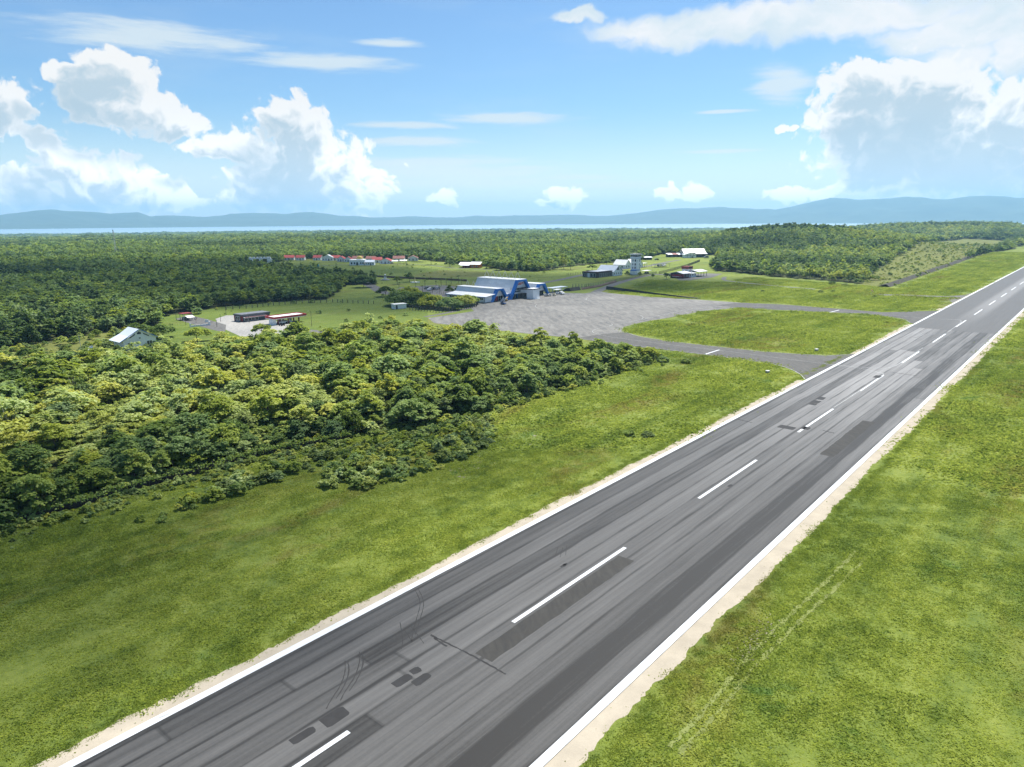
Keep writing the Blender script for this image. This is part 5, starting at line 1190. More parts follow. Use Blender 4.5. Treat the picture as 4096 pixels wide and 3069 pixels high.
def cards(centres, normals, size, g, aspect=1.5, bend=.25):
    """leaf sprays: small folded quads at the given places"""
    n = len(centres); nz = normals / (np.linalg.norm(normals, axis=1)[:, None] + 1e-9)
    r = g.normal(size=(n, 3)); tx = np.cross(nz, r); tx /= np.linalg.norm(tx, axis=1)[:, None] + 1e-9; ty = np.cross(nz, tx)
    sz = size * g.uniform(.6, 1.35, n)[:, None]
    a = centres - tx * sz * aspect / 2; c = centres + tx * sz * aspect / 2
    b = centres + ty * sz * .5 + nz * sz * bend * g.uniform(.2, 1, n)[:, None]; d = centres - ty * sz * .5 + nz * sz * bend * g.uniform(-.2, 1, n)[:, None]
    v = np.stack([a, b, c, d], 1).reshape(-1, 3); f = np.arange(4 * n).reshape(n, 4)
    tri = np.concatenate([f[:, [0, 1, 2]], f[:, [0, 2, 3]]])
    return v, tri, np.repeat(g.uniform(0, 1, n), 4)
def crown_mesh(name, seed, h, rad, lobes, ncards, size, mat, flat=.62, base=.35, drop=0.0):
    g = np.random.default_rng(seed); C, N = [], []
    L = []
    for i in range(lobes):
        a = i * 2.4 + g.uniform(-.4, .4); rr_ = rad * math.sqrt((i + .3) / lobes) * .86
        zc = h * (base + (1 - base) * (1 - (rr_ / rad) ** 2 * .75) * g.uniform(.55, 1.05)) - rad * .15
        L.append((rr_ * math.cos(a), rr_ * math.sin(a), zc, rad * g.uniform(.20, .40)))
    w = np.array([l[3] ** 2 for l in L]); w /= w.sum()
    for l, k_ in zip(L, g.multinomial(ncards, w)):
        d = g.normal(size=(k_, 3)); d[:, 2] = np.abs(d[:, 2]) * 1.1 - .35; d /= np.linalg.norm(d, axis=1)[:, None]
        r_ = l[3] * g.uniform(.55, 1.08, k_)[:, None] * (1 + .25 * np.sin(d[:, :1] * 7 + seed) * np.cos(d[:, 1:2] * 6))
        C.append(np.array(l[:3]) + d * r_ * np.array([1, 1, flat])); nn = d * .6 + g.normal(size=(k_, 3)) * .34 + [0, 0, 1.0]; N.append(nn)
    C = np.concatenate(C); N = np.concatenate(N); C[:, 2] = np.maximum(C[:, 2], .25)
    v, t, tone = cards(C, N, size, g)
    me = mesh_np(name, v, t); a = me.attributes.new('tone', 'FLOAT', 'POINT'); a.data.foreach_set('value', tone.astype(np.float32)); me.materials.append(mat)
    return me, L
def trunk_mesh(name, seed, h, L, r0=.13, mat=None):
    g = random.Random(seed); mb = MB(); p = Vector((0, 0, -.1)); top = Vector((g.uniform(-.3, .3), g.uniform(-.3, .3), h * .55)); mid = p.lerp(top, .5) + Vector((g.uniform(-.2, .2), g.uniform(-.2, .2), 0))
    mb.cyl(p, mid, r0, r0 * .75, 7, False); mb.cyl(mid, top, r0 * .75, r0 * .55, 7, False)
    for l in L[:8]:
        e = Vector(l[:3]); s_ = mid.lerp(top, g.uniform(.1, 1)); m_ = s_.lerp(e, .5) + Vector((0, 0, -.15)); mb.cyl(s_, m_, r0 * .4, r0 * .28, 5, False); mb.cyl(m_, e, r0 * .28, r0 * .08, 5, False)
    me = bpy.data.meshes.new(name); me.from_pydata(mb.v, [], mb.f); me.update(); me.materials.append(mat or BARK); return me
HID = bpy.data.collections.new('prototypes')           # source meshes of the stuff; never linked to the scene
def proto(coll, name, mes):
    """one joined source object"""
    bm_ = bmesh.new(); mats = []; lay = None
    V_, F_, T_, M_ = [], [], [], []; off = 0
    for me in mes:
        co = np.empty(len(me.vertices) * 3, np.float32); me.vertices.foreach_get('co', co); co = co.reshape(-1, 3)
        tn = np.full(len(co), .5, np.float32)
        if 'tone' in me.attributes: me.attributes['tone'].data.foreach_get('value', tn)
        mi = len(mats); mats.append(me.materials[0])
        for p in me.polygons: F_.append(tuple(v + off for v in p.vertices)); M_.append(mi)
        V_.append(co); T_.append(tn); off += len(co)
    bm_.free()
    me = bpy.data.meshes.new(name); me.from_pydata(np.concatenate(V_).tolist(), [], F_); me.update()
    for m_ in mats: me.materials.append(m_)
    me.polygons.foreach_set('material_index', M_)
    a = me.attributes.new('tone', 'FLOAT', 'POINT'); a.data.foreach_set('value', np.concatenate(T_))
    o = bpy.data.objects.new(name, me); coll.objects.link(o); return o
def scatter(name, label, coll, pts, rot, scl, idx):
    """one object of stuff: sources of COLL set out on points by geometry nodes"""
    n = len(pts); me = bpy.data.meshes.new(name); me.vertices.add(n); me.vertices.foreach_set('co', np.asarray(pts, np.float32).ravel())
    for nm, typ, arr in (('rot', 'FLOAT_VECTOR', np.asarray(rot, np.float32)), ('scl', 'FLOAT_VECTOR', np.asarray(scl, np.float32)), ('idx', 'INT', np.asarray(idx, np.int32))):
        a = me.attributes.new(nm, typ, 'POINT'); a.data.foreach_set('vector' if 'VEC' in typ else 'value', arr.ravel())
    o = bpy.data.objects.new(name, me); COL.objects.link(o); tag(o, label, kind='stuff')
    g = bpy.data.node_groups.new(name, 'GeometryNodeTree'); g.interface.new_socket('Geometry', in_out='INPUT', socket_type='NodeSocketGeometry'); g.interface.new_socket('Geometry', in_out='OUTPUT', socket_type='NodeSocketGeometry')
    gi = g.nodes.new('NodeGroupInput'); go = g.nodes.new('NodeGroupOutput'); ip = g.nodes.new('GeometryNodeInstanceOnPoints'); ci = g.nodes.new('GeometryNodeCollectionInfo')
    ci.inputs['Collection'].default_value = coll; ci.inputs['Separate Children'].default_value = True; ci.inputs['Reset Children'].default_value = True
    def na(nm, typ):
        x = g.nodes.new('GeometryNodeInputNamedAttribute'); x.data_type = typ; x.inputs['Name'].default_value = nm; return x.outputs['Attribute']
    e2r = g.nodes.new('FunctionNodeEulerToRotation'); g.links.new(na('rot', 'FLOAT_VECTOR'), e2r.inputs[0])
    ip.inputs['Pick Instance'].default_value = True
    g.links.new(gi.outputs[0], ip.inputs['Points']); g.links.new(ci.outputs[0], ip.inputs['Instance']); g.links.new(na('idx', 'INT'), ip.inputs['Instance Index']); g.links.new(e2r.outputs[0], ip.inputs['Rotation']); g.links.new(na('scl', 'FLOAT_VECTOR'), ip.inputs['Scale']); g.links.new(ip.outputs[0], go.inputs[0])
    md = o.modifiers.new('scatter', 'NODES'); md.node_group = g
    return o
def grid(poly_or_box, step, jit, g):
    x0, y0, x1, y1 = poly_or_box; X_, Y_ = np.meshgrid(np.arange(x0, x1, step), np.arange(y0, y1, step)); X_[::2] += step / 2
    X_ = X_.ravel() + g.uniform(-jit, jit, X_.size) * step; Y_ = Y_.ravel() + g.uniform(-jit, jit, Y_.size) * step; return X_, Y_
def in_view(x, y, m=.10):
    a = np.arctan2(x, y); return (a > -.66 - m) & (a < .66 + m) & (y > 0)
# kinds: pale airy / mid broad / dark dense / blue green
def kinds(coll, ncards, size, seeds, pre, LEAF=LEAF):
    out = []
    for kx in range(4):
        for sx in range(seeds):
            sd = 100 * kx + 7 * sx + ncards % 13
            g = random.Random(sd); h = [5.2, 5.4, 5.2, 6.2][kx] * g.uniform(.8, 1.25); rad = [2.0, 2.6, 2.3, 1.9][kx] * g.uniform(.85, 1.2)
            c, L = crown_mesh(f'crown', sd, h, rad, [22, 24, 26, 20][kx], int(ncards * [.62, 1.0, 1.1, .7][kx]), size * [.85, 1, 1, .9][kx], LEAF[kx], [.48, .6, .8, .75][kx], [.26, .22, .08, .12][kx])
            t = trunk_mesh('trunk', sd, h, L)
            out.append((t, c)); 
            if coll is not None: proto(coll, f'{pre}_{kx}{sx}', [t, c])
    return out
NEAR = kinds(None, 2000, .29, 3, 'near')
CM = bpy.data.collections.new('mid_trees'); kinds(CM, 900, .42, 3, 'mid'); CW = bpy.data.collections.new('wood_trees'); kinds(CW, 500, .58, 3, 'wood', LEAFW)
CF = bpy.data.collections.new('far_trees'); kinds(CF, 110, 1.05, 2, 'far', LEAFW)
g = np.random.default_rng(11)
# ---- the roadside forest: nearest 300 are trees of their own
x, y = grid((-190, 60, 60, 330), 2.55, .5, g); ok = inpoly(x, y, FOREST) & in_view(x, y, .16); x, y = x[ok], y[ok]
ok = g.uniform(size=len(x)) < np.where(np.sin(x * .11 + 1.5 * np.sin(y * .07)) * np.sin(y * .09 + 1) > .55, .35, .95); x, y = x[ok], y[ok]
d = np.hypot(x, y); o_ = np.argsort(d); x, y, d = x[o_], y[o_], d[o_]
# species by patch
pn = np.sin(x * .045 + 1.7 * np.sin(y * .03)) + np.sin(y * .06 + 1.3 * np.sin(x * .05 + 2)) + g.normal(0, .75, len(x))
edge_s, edge_t = st_of(x, y)
dist_front = np.zeros(len(x))
FR = FOREST[:11]
def dseg(px, py, P):
    best = np.full(len(px), 1e9)
    for i in range(len(P) - 1):
        a, b_ = P[i], P[i + 1]; ab = b_ - a; t = np.clip(((px - a[0]) * ab[0] + (py - a[1]) * ab[1]) / (ab @ ab), 0, 1); best = np.minimum(best, np.hypot(px - a[0] - t * ab[0], py - a[1] - t * ab[1]))
    return best
df_ = dseg(x, y, FR)
kd = np.where(pn > -.25, 0, np.where(pn > -1.5, 1, 2)); kd = np.where((df_ < 16) & (g.uniform(size=len(x)) < .72), np.where(g.uniform(size=len(x)) < .6, 2, 1), kd); kd = np.where((g.uniform(size=len(x)) < .04), 3, kd)
east = (x > 0) & (g.uniform(size=len(x)) < .55); kd = np.where(east, np.where(g.uniform(size=len(x)) < .25, 2, 1), kd)
sc = np.clip(g.lognormal(-.14, .36, len(x)), .36, 1.6) * np.where(df_ < 3, .85, 1) * np.where(kd == 2, .95, 1.0) * (1 + .25 * ((y > 270) & (x > -80))) * np.where(x > -5, .76, 1)
sc = np.where((x > -135) & (x < -70) & (y > 236), np.minimum(sc, .74), sc); sc = np.where((x > -140) & (x < -105) & (y > 190) & (y < 236), np.clip(sc, 1.1, 1.35), sc)
spec_n = ['pale yellow-green airy tree', 'mid-green broad tree', 'dark green dense tree', 'blue-green narrow tree']
GZ = gz(x, y)
vis = in_view(x, y, .0); used = 0; rest = []
for i in range(len(x)):
    if vis[i] and used < 300:
        kx = int(kd[i]); tme, cme = NEAR[kx * 3 + int(g.integers(3))]
        zone = ('at the left forest front' if x[i] < -58 else 'at the middle of the forest front' if x[i] < -30 else 'at the right forest front') if df_[i] < 7 else \
            ('in the forest interior at far left' if x[i] < -85 else 'in the forest interior left of the house line' if x[i] < -62 else 'in the bright middle of the forest' if x[i] < -38 else 'in the right half of the forest' if x[i] < -8 else 'at the forest tip by the taxiway')
        zone = ('short ' if sc[i] < .86 else 'tall ' if sc[i] > 1.08 else '') + '|' + zone
        lab = zone.split('|')[0] + spec_n[kx] + ' ' + zone.split('|')[1]
        t = bpy.data.objects.new('forest_tree', tme); COL.objects.link(t); t.location = (x[i], y[i], GZ[i]); t.rotation_euler = (g.normal(0, .06), g.normal(0, .06), g.uniform(0, 6.28)); s_ = float(sc[i]); t.scale = (s_ * g.uniform(.75, 1.3), s_ * g.uniform(.75, 1.3), .87 * s_ * g.uniform(.68, 1.05))
        tag(t, lab, 'tree', lab.replace(' tree ', ' trees ')); c = bpy.data.objects.new('crown', cme); COL.objects.link(c); c.parent = t; t.name = 'forest_tree'; used += 1
    else: rest.append(i)
rest = np.array(rest)
def rots(n): return np.stack([g.normal(0, .08, n), g.normal(0, .08, n), g.uniform(0, 6.28, n)], 1)
def scl3(s_): return np.stack([s_ * g.uniform(.76, 1.28, len(s_)), s_ * g.uniform(.76, 1.28, len(s_)), s_ * g.uniform(.8, 1.2, len(s_))], 1)
scatter('forest', 'sunlit scrub forest between the fence and the apron', CM, np.stack([x[rest], y[rest], GZ[rest]], 1), rots(len(rest)), scl3(sc[rest]) * [1, 1, .87], kd[rest] * 3 + g.integers(0, 3, len(rest)))
# ---- woods away from the airfield: three rings
for nm, lab, r0, r1, step, C_, per, sz in (('woodland', 'dark woodland around the airfield buildings', 215, 520, 3.7, CW, 3, 1.0), ('woodland', 'woodland beyond the village and the hill', 520, 1150, 5.0, CF, 2, 1.15), ('distant_forest', 'distant forest towards the sea', 1150, 2300, 8.5, CF, 2, 1.9), ('distant_forest', 'farthest forest at the coast', 2300, 5700, 24, CF, 2, 5.0)):
    w_ = r1 * math.sin(.78); X_, Y_ = grid((-w_, r0 * .66, w_, r1), step, .45, g); rr_ = np.hypot(X_, Y_)
    ok = (rr_ > r0) & (rr_ <= r1) & in_view(X_, Y_, .12) & far_forest(X_, Y_); X_, Y_, rr_ = X_[ok], Y_[ok], rr_[ok]
    pn = np.sin(X_ * .017 + 1.7 * np.sin(Y_ * .011)) + np.sin(Y_ * .021 + 1.3 * np.sin(X_ * .013 + 2)) + g.normal(0, .8, len(X_))
    ok = g.uniform(size=len(X_)) < np.where(pn > 1.2, .45, .95); X_, Y_, rr_, pn = X_[ok], Y_[ok], rr_[ok], pn[ok]
    right = X_ > .25 * Y_
    kk_ = np.where(pn > np.where(right, .55, 1.25), 0, np.where(pn > -.3, 1, np.where(pn > -1.0, 3, 2))); kk_ = np.where(~right & (kk_ == 0) & (rr_ < 1200), 1, kk_); kk_ = np.where(~right & (rr_ < 800) & (g.uniform(size=len(X_)) < .22), 2, kk_)
    s_ = sz * g.uniform(.7, 1.3, len(X_)); crest = np.exp(-(((X_ - 400) / 110) ** 2 + ((Y_ - 1030) / 90) ** 2)) > .45; pk = crest & (g.uniform(size=len(X_)) < .5); s_ = np.where(pk, s_ * 1.45, s_); kk_ = np.where(pk, 2, kk_); S3 = scl3(s_)
    if sz > 2: S3[:, 2] *= .42
    elif sz > 1.5: S3[:, 2] *= .72
    scatter(nm, lab, C_, np.stack([X_, Y_, gz(X_, Y_)], 1), rots(len(X_)) * [1, 1, 1], S3, kk_ * per + g.integers(0, per, len(X_)))
# scattered bush on the open left ground and the scrub slope
CB_ = bpy.data.collections.new('bushes')
BUSH = []
for kx in range(4):
    for sx in range(2):
        me, _ = crown_mesh('bush', 900 + kx * 10 + sx, 1.5, 1.15, 9, 260, .26, LEAF[kx], .8, .1); BUSH.append(me); proto(CB_, f'bush_{kx}{sx}', [me])
def bushes(nm, lab, X_, Y_, s_, kk_): scatter(nm, lab, CB_, np.stack([X_, Y_, gz(X_, Y_) - .1], 1), rots(len(X_)), scl3(s_), kk_ * 2 + g.integers(0, 2, len(X_)))
X_, Y_ = grid((-330, 190, -60, 420), 4.2, .45, g); ok = (inpoly(X_, Y_, OPEN_LEFT)) & (g.uniform(size=len(X_)) < .75); X_, Y_ = X_[ok], Y_[ok]
bushes('scrub', 'low scrub on the open ground at left', X_, Y_, g.uniform(.6, 1.9, len(X_)), g.choice([1, 1, 2, 3, 0], len(X_)))
X_, Y_ = grid((220, 380, 900, 1100), 4.2, 1.2, g); s__, t__ = st_of(X_, Y_); ok = inpoly(X_, Y_, SCRUB) & (g.uniform(size=len(X_)) < .6); X_, Y_ = X_[ok], Y_[ok]
bushes('scrub', 'low brownish scrub on the slope beside the runway', X_, Y_, g.gamma(2.2, .28, len(X_)), g.choice([0, 1, 0, 1, 2], len(X_)))
# low pale bush that fills the gaps of the forest, and bush round the petrol station and village green
X_, Y_ = grid((-190, 60, 60, 330), 3.4, .8, g); ok = inpoly(X_, Y_, FOREST) & in_view(X_, Y_, .1); X_, Y_ = X_[ok], Y_[ok]
bushes('undergrowth', 'low bush filling the gaps between the forest trees', X_, Y_, g.uniform(.8, 1.9, len(X_)), g.choice([0, 0, 1, 1, 2], len(X_)))
X_, Y_ = grid((-240, 230, 40, 720), 7.0, 1.0, g); dn = np.sin(X_ * .07 + 1.5 * np.sin(Y_ * .05)) * np.sin(Y_ * .08)
DEV = [GP(p) for p in ([(850, 1255), (1260, 1290), (1250, 1370), (850, 1330)], [(690, 1255), (860, 1270), (920, 1330), (690, 1330)], [(1540, 1120), (1950, 1120), (2420, 1160), (2420, 1240), (1650, 1260), (1540, 1180)], [(960, 1040), (1250, 1060), (1400, 1100), (1540, 1170), (1480, 1180), (1150, 1090)], [(1380, 1040), (1560, 1045), (1560, 1068), (1380, 1068)])]
ok = (inpoly(X_, Y_, OPEN_GAS) | inpoly(X_, Y_, OPEN_TOWN)) & (X_ < 30) & ~inpoly(X_, Y_, APR) & (g.uniform(size=len(X_)) < np.clip(.10 + .35 * dn, .02, .5))
for d_ in DEV: ok &= ~inpoly(X_, Y_, d_)
X_, Y_ = X_[ok], Y_[ok]; bushes('scrub', 'low bush dotted over the lawns by the petrol station and village', X_, Y_, g.gamma(2.5, .22, len(X_)) + .1, g.choice([1, 1, 2, 2, 0], len(X_)))
# undergrowth along the forest front, apron margin and forest floor
q_ = []
Pf = dens(FR, .9)
for p in Pf:
    for _ in range(3): q_.append(p + g.normal(0, 1.6, 2))
Pa = dens(GP([(1560, 1290), (1760, 1318), (1900, 1335), (2100, 1362), (2300, 1382), (2480, 1400), (2620, 1418), (2640, 1435)]), 1.2)
for p in Pa:
    for _ in range(2): q_.append(p + g.normal(0, 1.2, 2))
q_ = np.array(q_); bushes('undergrowth', 'leafy undergrowth along the forest edge', q_[:, 0], q_[:, 1], g.uniform(.35, .95, len(q_)), g.choice([0, 1, 1, 2, 3], len(q_)))
Pm = dens(GP([(-300, 2270), (0, 2118), (350, 2030), (540, 1966), (760, 1915), (990, 1845), (1200, 1800), (1420, 1760)]), .5); ix = g.integers(0, len(Pm), 900); off_ = g.exponential(2.6, 900)
Qx, Qy = Pm[ix, 0] + off_ * V[0] * .9 + g.normal(0, .4, 900), Pm[ix, 1] + off_ * V[1] * .9 - off_ * .3; kp = in_view(Qx, Qy, .08) & (off_ < 11); Qx, Qy, off_ = Qx[kp], Qy[kp], off_[kp]
bushes('undergrowth', 'loose leafy growth thinning out from the vine fence into the grass', Qx, Qy, np.clip(g.gamma(2.2, .17, len(Qx)) * np.exp(-off_ * .12), .1, .8), g.choice([0, 0, 1, 1, 1, 3], len(Qx)))
# shrubs standing in the grass before the forest, each one its own thing
SHR = GP([(480, 2010), (700, 2020), (1010, 1890), (1180, 1840), (1400, 1800), (1640, 1730), (1800, 1700), (1960, 1660), (1990, 1720), (1960, 1800), (1700, 1900), (1500, 1960), (1330, 1975), (1290, 1930), (1330, 1860), (1100, 1930), (900, 1990), (600, 2110), (0, 2210), (-60, 2140)])
X_, Y_ = grid((-80, 80, 10, 170), 1.75, .45, g); ok = inpoly(X_, Y_, SHR) & ((X_ > -52) | (g.uniform(size=len(X_)) < .10)); X_, Y_ = X_[ok], Y_[ok]
s_, t_ = st_of(X_, Y_); dn = (np.sin(X_ * .21 + 1) * np.sin(Y_ * .17) + .55 * np.clip((X_ + 62) / 36, 0, 1)); pick = g.uniform(size=len(X_)) < np.clip(.15 + .5 * dn + .5 * smooth(-60, -44, X_), .10, .9); X_, Y_ = X_[pick], Y_[pick]
dd_ = np.hypot(X_, Y_); o_ = np.argsort(dd_); X_, Y_ = X_[o_], Y_[o_]
sh_n = ['pale yellow green', 'bright green', 'dark green', 'grey green']
for i in range(min(110, len(X_))):
    kx = int(g.choice([0, 1, 1, 2, 3])); me = BUSH[kx * 2 + int(g.integers(2))]; o = bpy.data.objects.new('shrub', me); COL.objects.link(o); sv = float(g.uniform(.5, 1.5)); o.location = (X_[i], Y_[i], -.1); o.rotation_euler = (0, 0, g.uniform(0, 6.28)); o.scale = (sv * g.uniform(.85, 1.2), sv * g.uniform(.85, 1.2), sv)
    where = 'at the left end of the grass margin before the fence' if X_[i] < -50 else 'in the thicket between the fence and the grass'
    lab = f'low {sh_n[kx]} shrub {where}'; tag(o, lab, 'shrub', lab.replace(' shrub ', ' shrubs '))
if len(X_) > 110: bushes('thicket', 'thicket of low shrubs before the forest', X_[110:], Y_[110:], g.uniform(.4, 1.3, len(X_) - 110), g.choice([0, 1, 1, 2, 3], len(X_) - 110))
for i, (px, h) in enumerate([((1130, 1700), 6.5), ((600, 1560), 6), ((40, 1760), 7.5), ((300, 1600), 6.2), ((860, 1640), 6.4), ((1700, 1560), 5.6)]):
    p = gp(*px); g_ = random.Random(i); L = [(g_.uniform(-1.6, 1.6), g_.uniform(-1.6, 1.6), h * g_.uniform(.7, 1.0)) for _ in range(8)]
    t = bpy.data.objects.new('dead_tree', trunk_mesh('dead_tree', 300 + i, h, L, .14, plain('bleached_bare_wood', (.34, .31, .26), .9, var=.15))); COL.objects.link(t); t.location = ground(p)
    tag(t, ['bare grey tree at the right of the forest front', 'bare grey tree in the left middle of the forest', 'tall bleached bare tree at the far left forest edge', 'bare grey tree deep in the left forest', 'bare grey tree near the middle of the forest', 'bare grey tree in the right half of the forest'][i], 'dead tree')
# vine covered fence along the forest front
vf = thing('vine_fence', 'rusty mesh fence overgrown with vines along the front of the forest', 'fence', gp(0, 2112), 0)
O_ = np.array(gp(0, 2112)); P = dens([gp(*p) for p in [(-420, 2290), (0, 2112), (350, 2022), (540, 1959), (760, 1908), (990, 1838), (1200, 1794), (1420, 1752)]], 2.6)
me = None; pn_ = MB()
for i, p in enumerate(P):
    if me is None: ob_ = MB().box(-.06, .06, -.06, .06, 0, 1.5).build('post', POSTM, vf); me = ob_.data
    else: ob_ = bpy.data.objects.new('post', me); COL.objects.link(ob_); ob_.parent = vf
    ob_.location = (p[0] - O_[0], p[1] - O_[1], 0)
    if i: a = P[i - 1] - O_[:2]; b_ = p - O_[:2]; pn_.box(0, 0, 0, 0, 0, 0) if False else pn_.bar((*a, .55), (*b_, .55), .03, .95)
pn_.build('mesh_panel', plain('rusty_dark_mesh', (.045, .034, .028), .9, var=.3, scale=2), vf)
Pv = dens(P, .12); k_ = len(Pv) * 5; idx = g.integers(0, len(Pv), k_)
zc = np.abs(g.normal(1.15, .28, k_)); Cn = np.stack([Pv[idx, 0] - O_[0] + g.normal(0, .22, k_), Pv[idx, 1] - O_[1] + g.normal(0, .22, k_), zc], 1)
keep = (np.sin(idx * .012) + np.sin(idx * .031 + 1) > -.9) | (g.uniform(size=k_) < .35); Cn = Cn[keep]
v, t, tone = cards(Cn, g.normal(size=Cn.shape) + [0, -.4, .8], .26, g); me = mesh_np('vines', v, t); a = me.attributes.new('tone', 'FLOAT', 'POINT'); a.data.foreach_set('value', tone.astype(np.float32)); vo = link('vines', me, LEAF[1], vf); vo['kind'] = 'stuff'
# ---- single trees around the terminal and the offices
def single(name, label, px, kx, h, rad, n=900, size=.36, flat=.6, base=.35, seed=0, lobes=14, group=None, r0=.18):
    p = gp(*px); c, L = crown_mesh('crown', 5000 + seed, h, rad, lobes, n, size, LEAF[kx], flat, base); t = bpy.data.objects.new(name, trunk_mesh('trunk', seed, h, L, r0)); COL.objects.link(t)
    t.location = ground(p); t.rotation_euler = (0, 0, seed * 1.3); o = bpy.data.objects.new('crown', c); COL.objects.link(o); o.parent = t; tag(t, label, 'tree', group); return t
um = 'umbrella trees beside the apron'
for i, (px, kx, h, rad, lab) in enumerate([((1605, 1222), 2, 7.6, 6.5, 'wide dark umbrella tree behind the white hut'), ((1680, 1224), 2, 7.0, 6.0, 'dark umbrella tree right of the white hut'), ((1735, 1232), 1, 6.8, 5.6, 'green umbrella tree in the middle of the row by the apron'), ((1795, 1238), 1, 6.2, 5.0, 'green umbrella tree near the apron corner fence'), ((1850, 1226), 0, 5.6, 4.6, 'yellow green umbrella tree beside the terminal wall'), ((1640, 1200), 1, 7.2, 5.5, 'umbrella tree at the back of the row near the car park'), ((1885, 1218), 1, 4.6, 3.0, 'small round tree at the foot of the terminal wall')]):
    single('umbrella_tree', lab, px, kx, h, rad * 1.25, 5200, .62, .6, .18, i, 34, um, .3)
for i, (px, kx, h, rad, lab) in enumerate([((1543, 1187), 2, 6.2, 4.6, 'open umbrella tree standing on the lawn bend of the road'), ((1637, 1128), 2, 6.6, 3.2, 'round dark tree beside the yellow obelisk'), ((1590, 1138), 2, 5.4, 2.8, 'round dark tree between globe monument and obelisk'), ((1797, 1180), 2, 5.2, 2.6, 'dense round dark tree at the terminal car park'),
      ((1830, 1165), 1, 3.0, 1.6, 'small bush tree beside the terminal roof corner'), ((1455, 1150), 2, 8.0, 6.5, 'large dark tree over the road bend'), ((1725, 1058), 2, 9.0, 4.0, 'tall dark tree left of the orange building'), ((1800, 1068), 2, 6.0, 4.5, 'dark bushy tree before the orange building'), ((1960, 1075), 2, 8.5, 6.0, 'dark spreading tree right of the orange building'), ((2000, 1082), 2, 7.0, 5.0, 'dark tree at the back of the terminal roof'),
      ((2465, 1064), 2, 5.6, 1.7, 'slim dark cypress like tree behind the grey roofed hall'), ((2483, 1064), 2, 5.8, 1.9, 'rounded dark tree beside the slim one behind the hall'), ((2505, 1058), 2, 9.5, 4.6, 'large dark tree behind the white offices'), ((2425, 1062), 1, 5.5, 4.4, 'bushy tree on the lawn behind the grey roofed hall'), ((2368, 1082), 1, 5.4, 4.2, 'leafy tree on the lawn left of the grey roofed hall'),
      ((2255, 1078), 0, 9.5, 3.4, 'tall pale tree by the white road behind the terminal'), ((2282, 1080), 1, 7.5, 3.6, 'broad green tree right of the tall pale one'), ((2666, 1118), 2, 5.0, 2.6, 'thin tree in the paved yard left of the fire station'), ((2560, 1103), 2, 2.8, 1.8, 'small tree at the foot of the control tower'), ((2612, 1107), 2, 2.0, 1.2, 'single bush on the corner of the paved yard'),
      ((2480, 1100), 2, 2.4, 2.6, 'dark hedge bush between the hall and the tower'), ((2510, 1098), 2, 2.2, 2.2, 'dark hedge bush left of the control tower'), ((790, 1365), 1, 5.2, 4.2, 'bushy tree before the low wall at the petrol station'), ((650, 1352), 2, 5.6, 4.6, 'dark spreading tree left of the petrol station'), ((560, 1345), 2, 5.4, 4.4, 'dark spreading tree behind the white house'), ((1050, 1352), 1, 5.4, 3.6, 'tree standing before the station shop'), ((1075, 1378), 0, 5.6, 3.6, 'pale leafy tree before the fuel canopy'), ((1205, 1390), 1, 6.5, 1.6, 'slim bright tree right of the fuel canopy'),
      ((445, 1318), 1, 5.0, 4.0, 'leafy tree at the left edge of the small lawn'), ((120, 1465), 2, 7.0, 2.6, 'dark tall tree at the left edge of the bright forest'), ((470, 1452), 2, 5.5, 2.8, 'dark tree at the left corner of the white house')]):
    single('single_tree', lab, px, kx, h, rad, int(500 + 90 * rad * rad), .46, .62 if rad > 2 else .95, .32 if h > 3 else .05, 40 + i, 12)
hd = 'clump trees on the lawn behind the terminal'
for i, px in enumerate([(2110, 1078), (2130, 1080), (2150, 1081), (2172, 1081), (2194, 1081), (2212, 1079)]):
    single('clump_tree', ['umbrella tree at the left end of the clump behind the terminal', 'second tree from the left of the clump behind the terminal', 'third tree from the left of the clump behind the terminal', 'third tree from the right of the clump behind the terminal', 'second tree from the right of the clump behind the terminal', 'tree at the right end of the clump behind the terminal'][i], px, 1 if i % 2 else 2, 6.2, 5.2, 800, .55, .45, .45, 90 + i, 12, hd, .25)
# palms round the car park
PALML = LEAF[3]
def palm(px, label, h, seed):
    g_ = random.Random(seed); p = gp(*px); t = thing('palm_tree', label, 'palm tree', ground(p), seed, 'palms around the terminal car park'); MB().cyl((0, 0, 0), (.15, .1, h), .14, .10, 7).build('trunk', BARK, t)
    for i in range(11):
        a = i * 6.283 / 11 + g_.uniform(-.2, .2); el = g_.uniform(.1, .9); L_ = g_.uniform(1.6, 2.1); mb = MB(); pp = Vector((.15, .1, h)); vv = Vector((math.cos(a) * math.cos(el), math.sin(a) * math.cos(el), math.sin(el)))
        sd_ = Vector((-math.sin(a), math.cos(a), 0))
        for k__ in range(5):
            w0, w1 = .28 * (1 - k__ / 5.5), .28 * (1 - (k__ + 1) / 5.5); pq = pp + vv * L_ / 5
            for sg in (-1, 1): mb.quad(pp, pq, pq + sd_ * w1 * sg - Vector((0, 0, w1 * .5)), pp + sd_ * w0 * sg - Vector((0, 0, w0 * .5)))
            pp = pq; vv = (vv - Vector((0, 0, .28))).normalized()
        mb.build('frond', PALML, t)
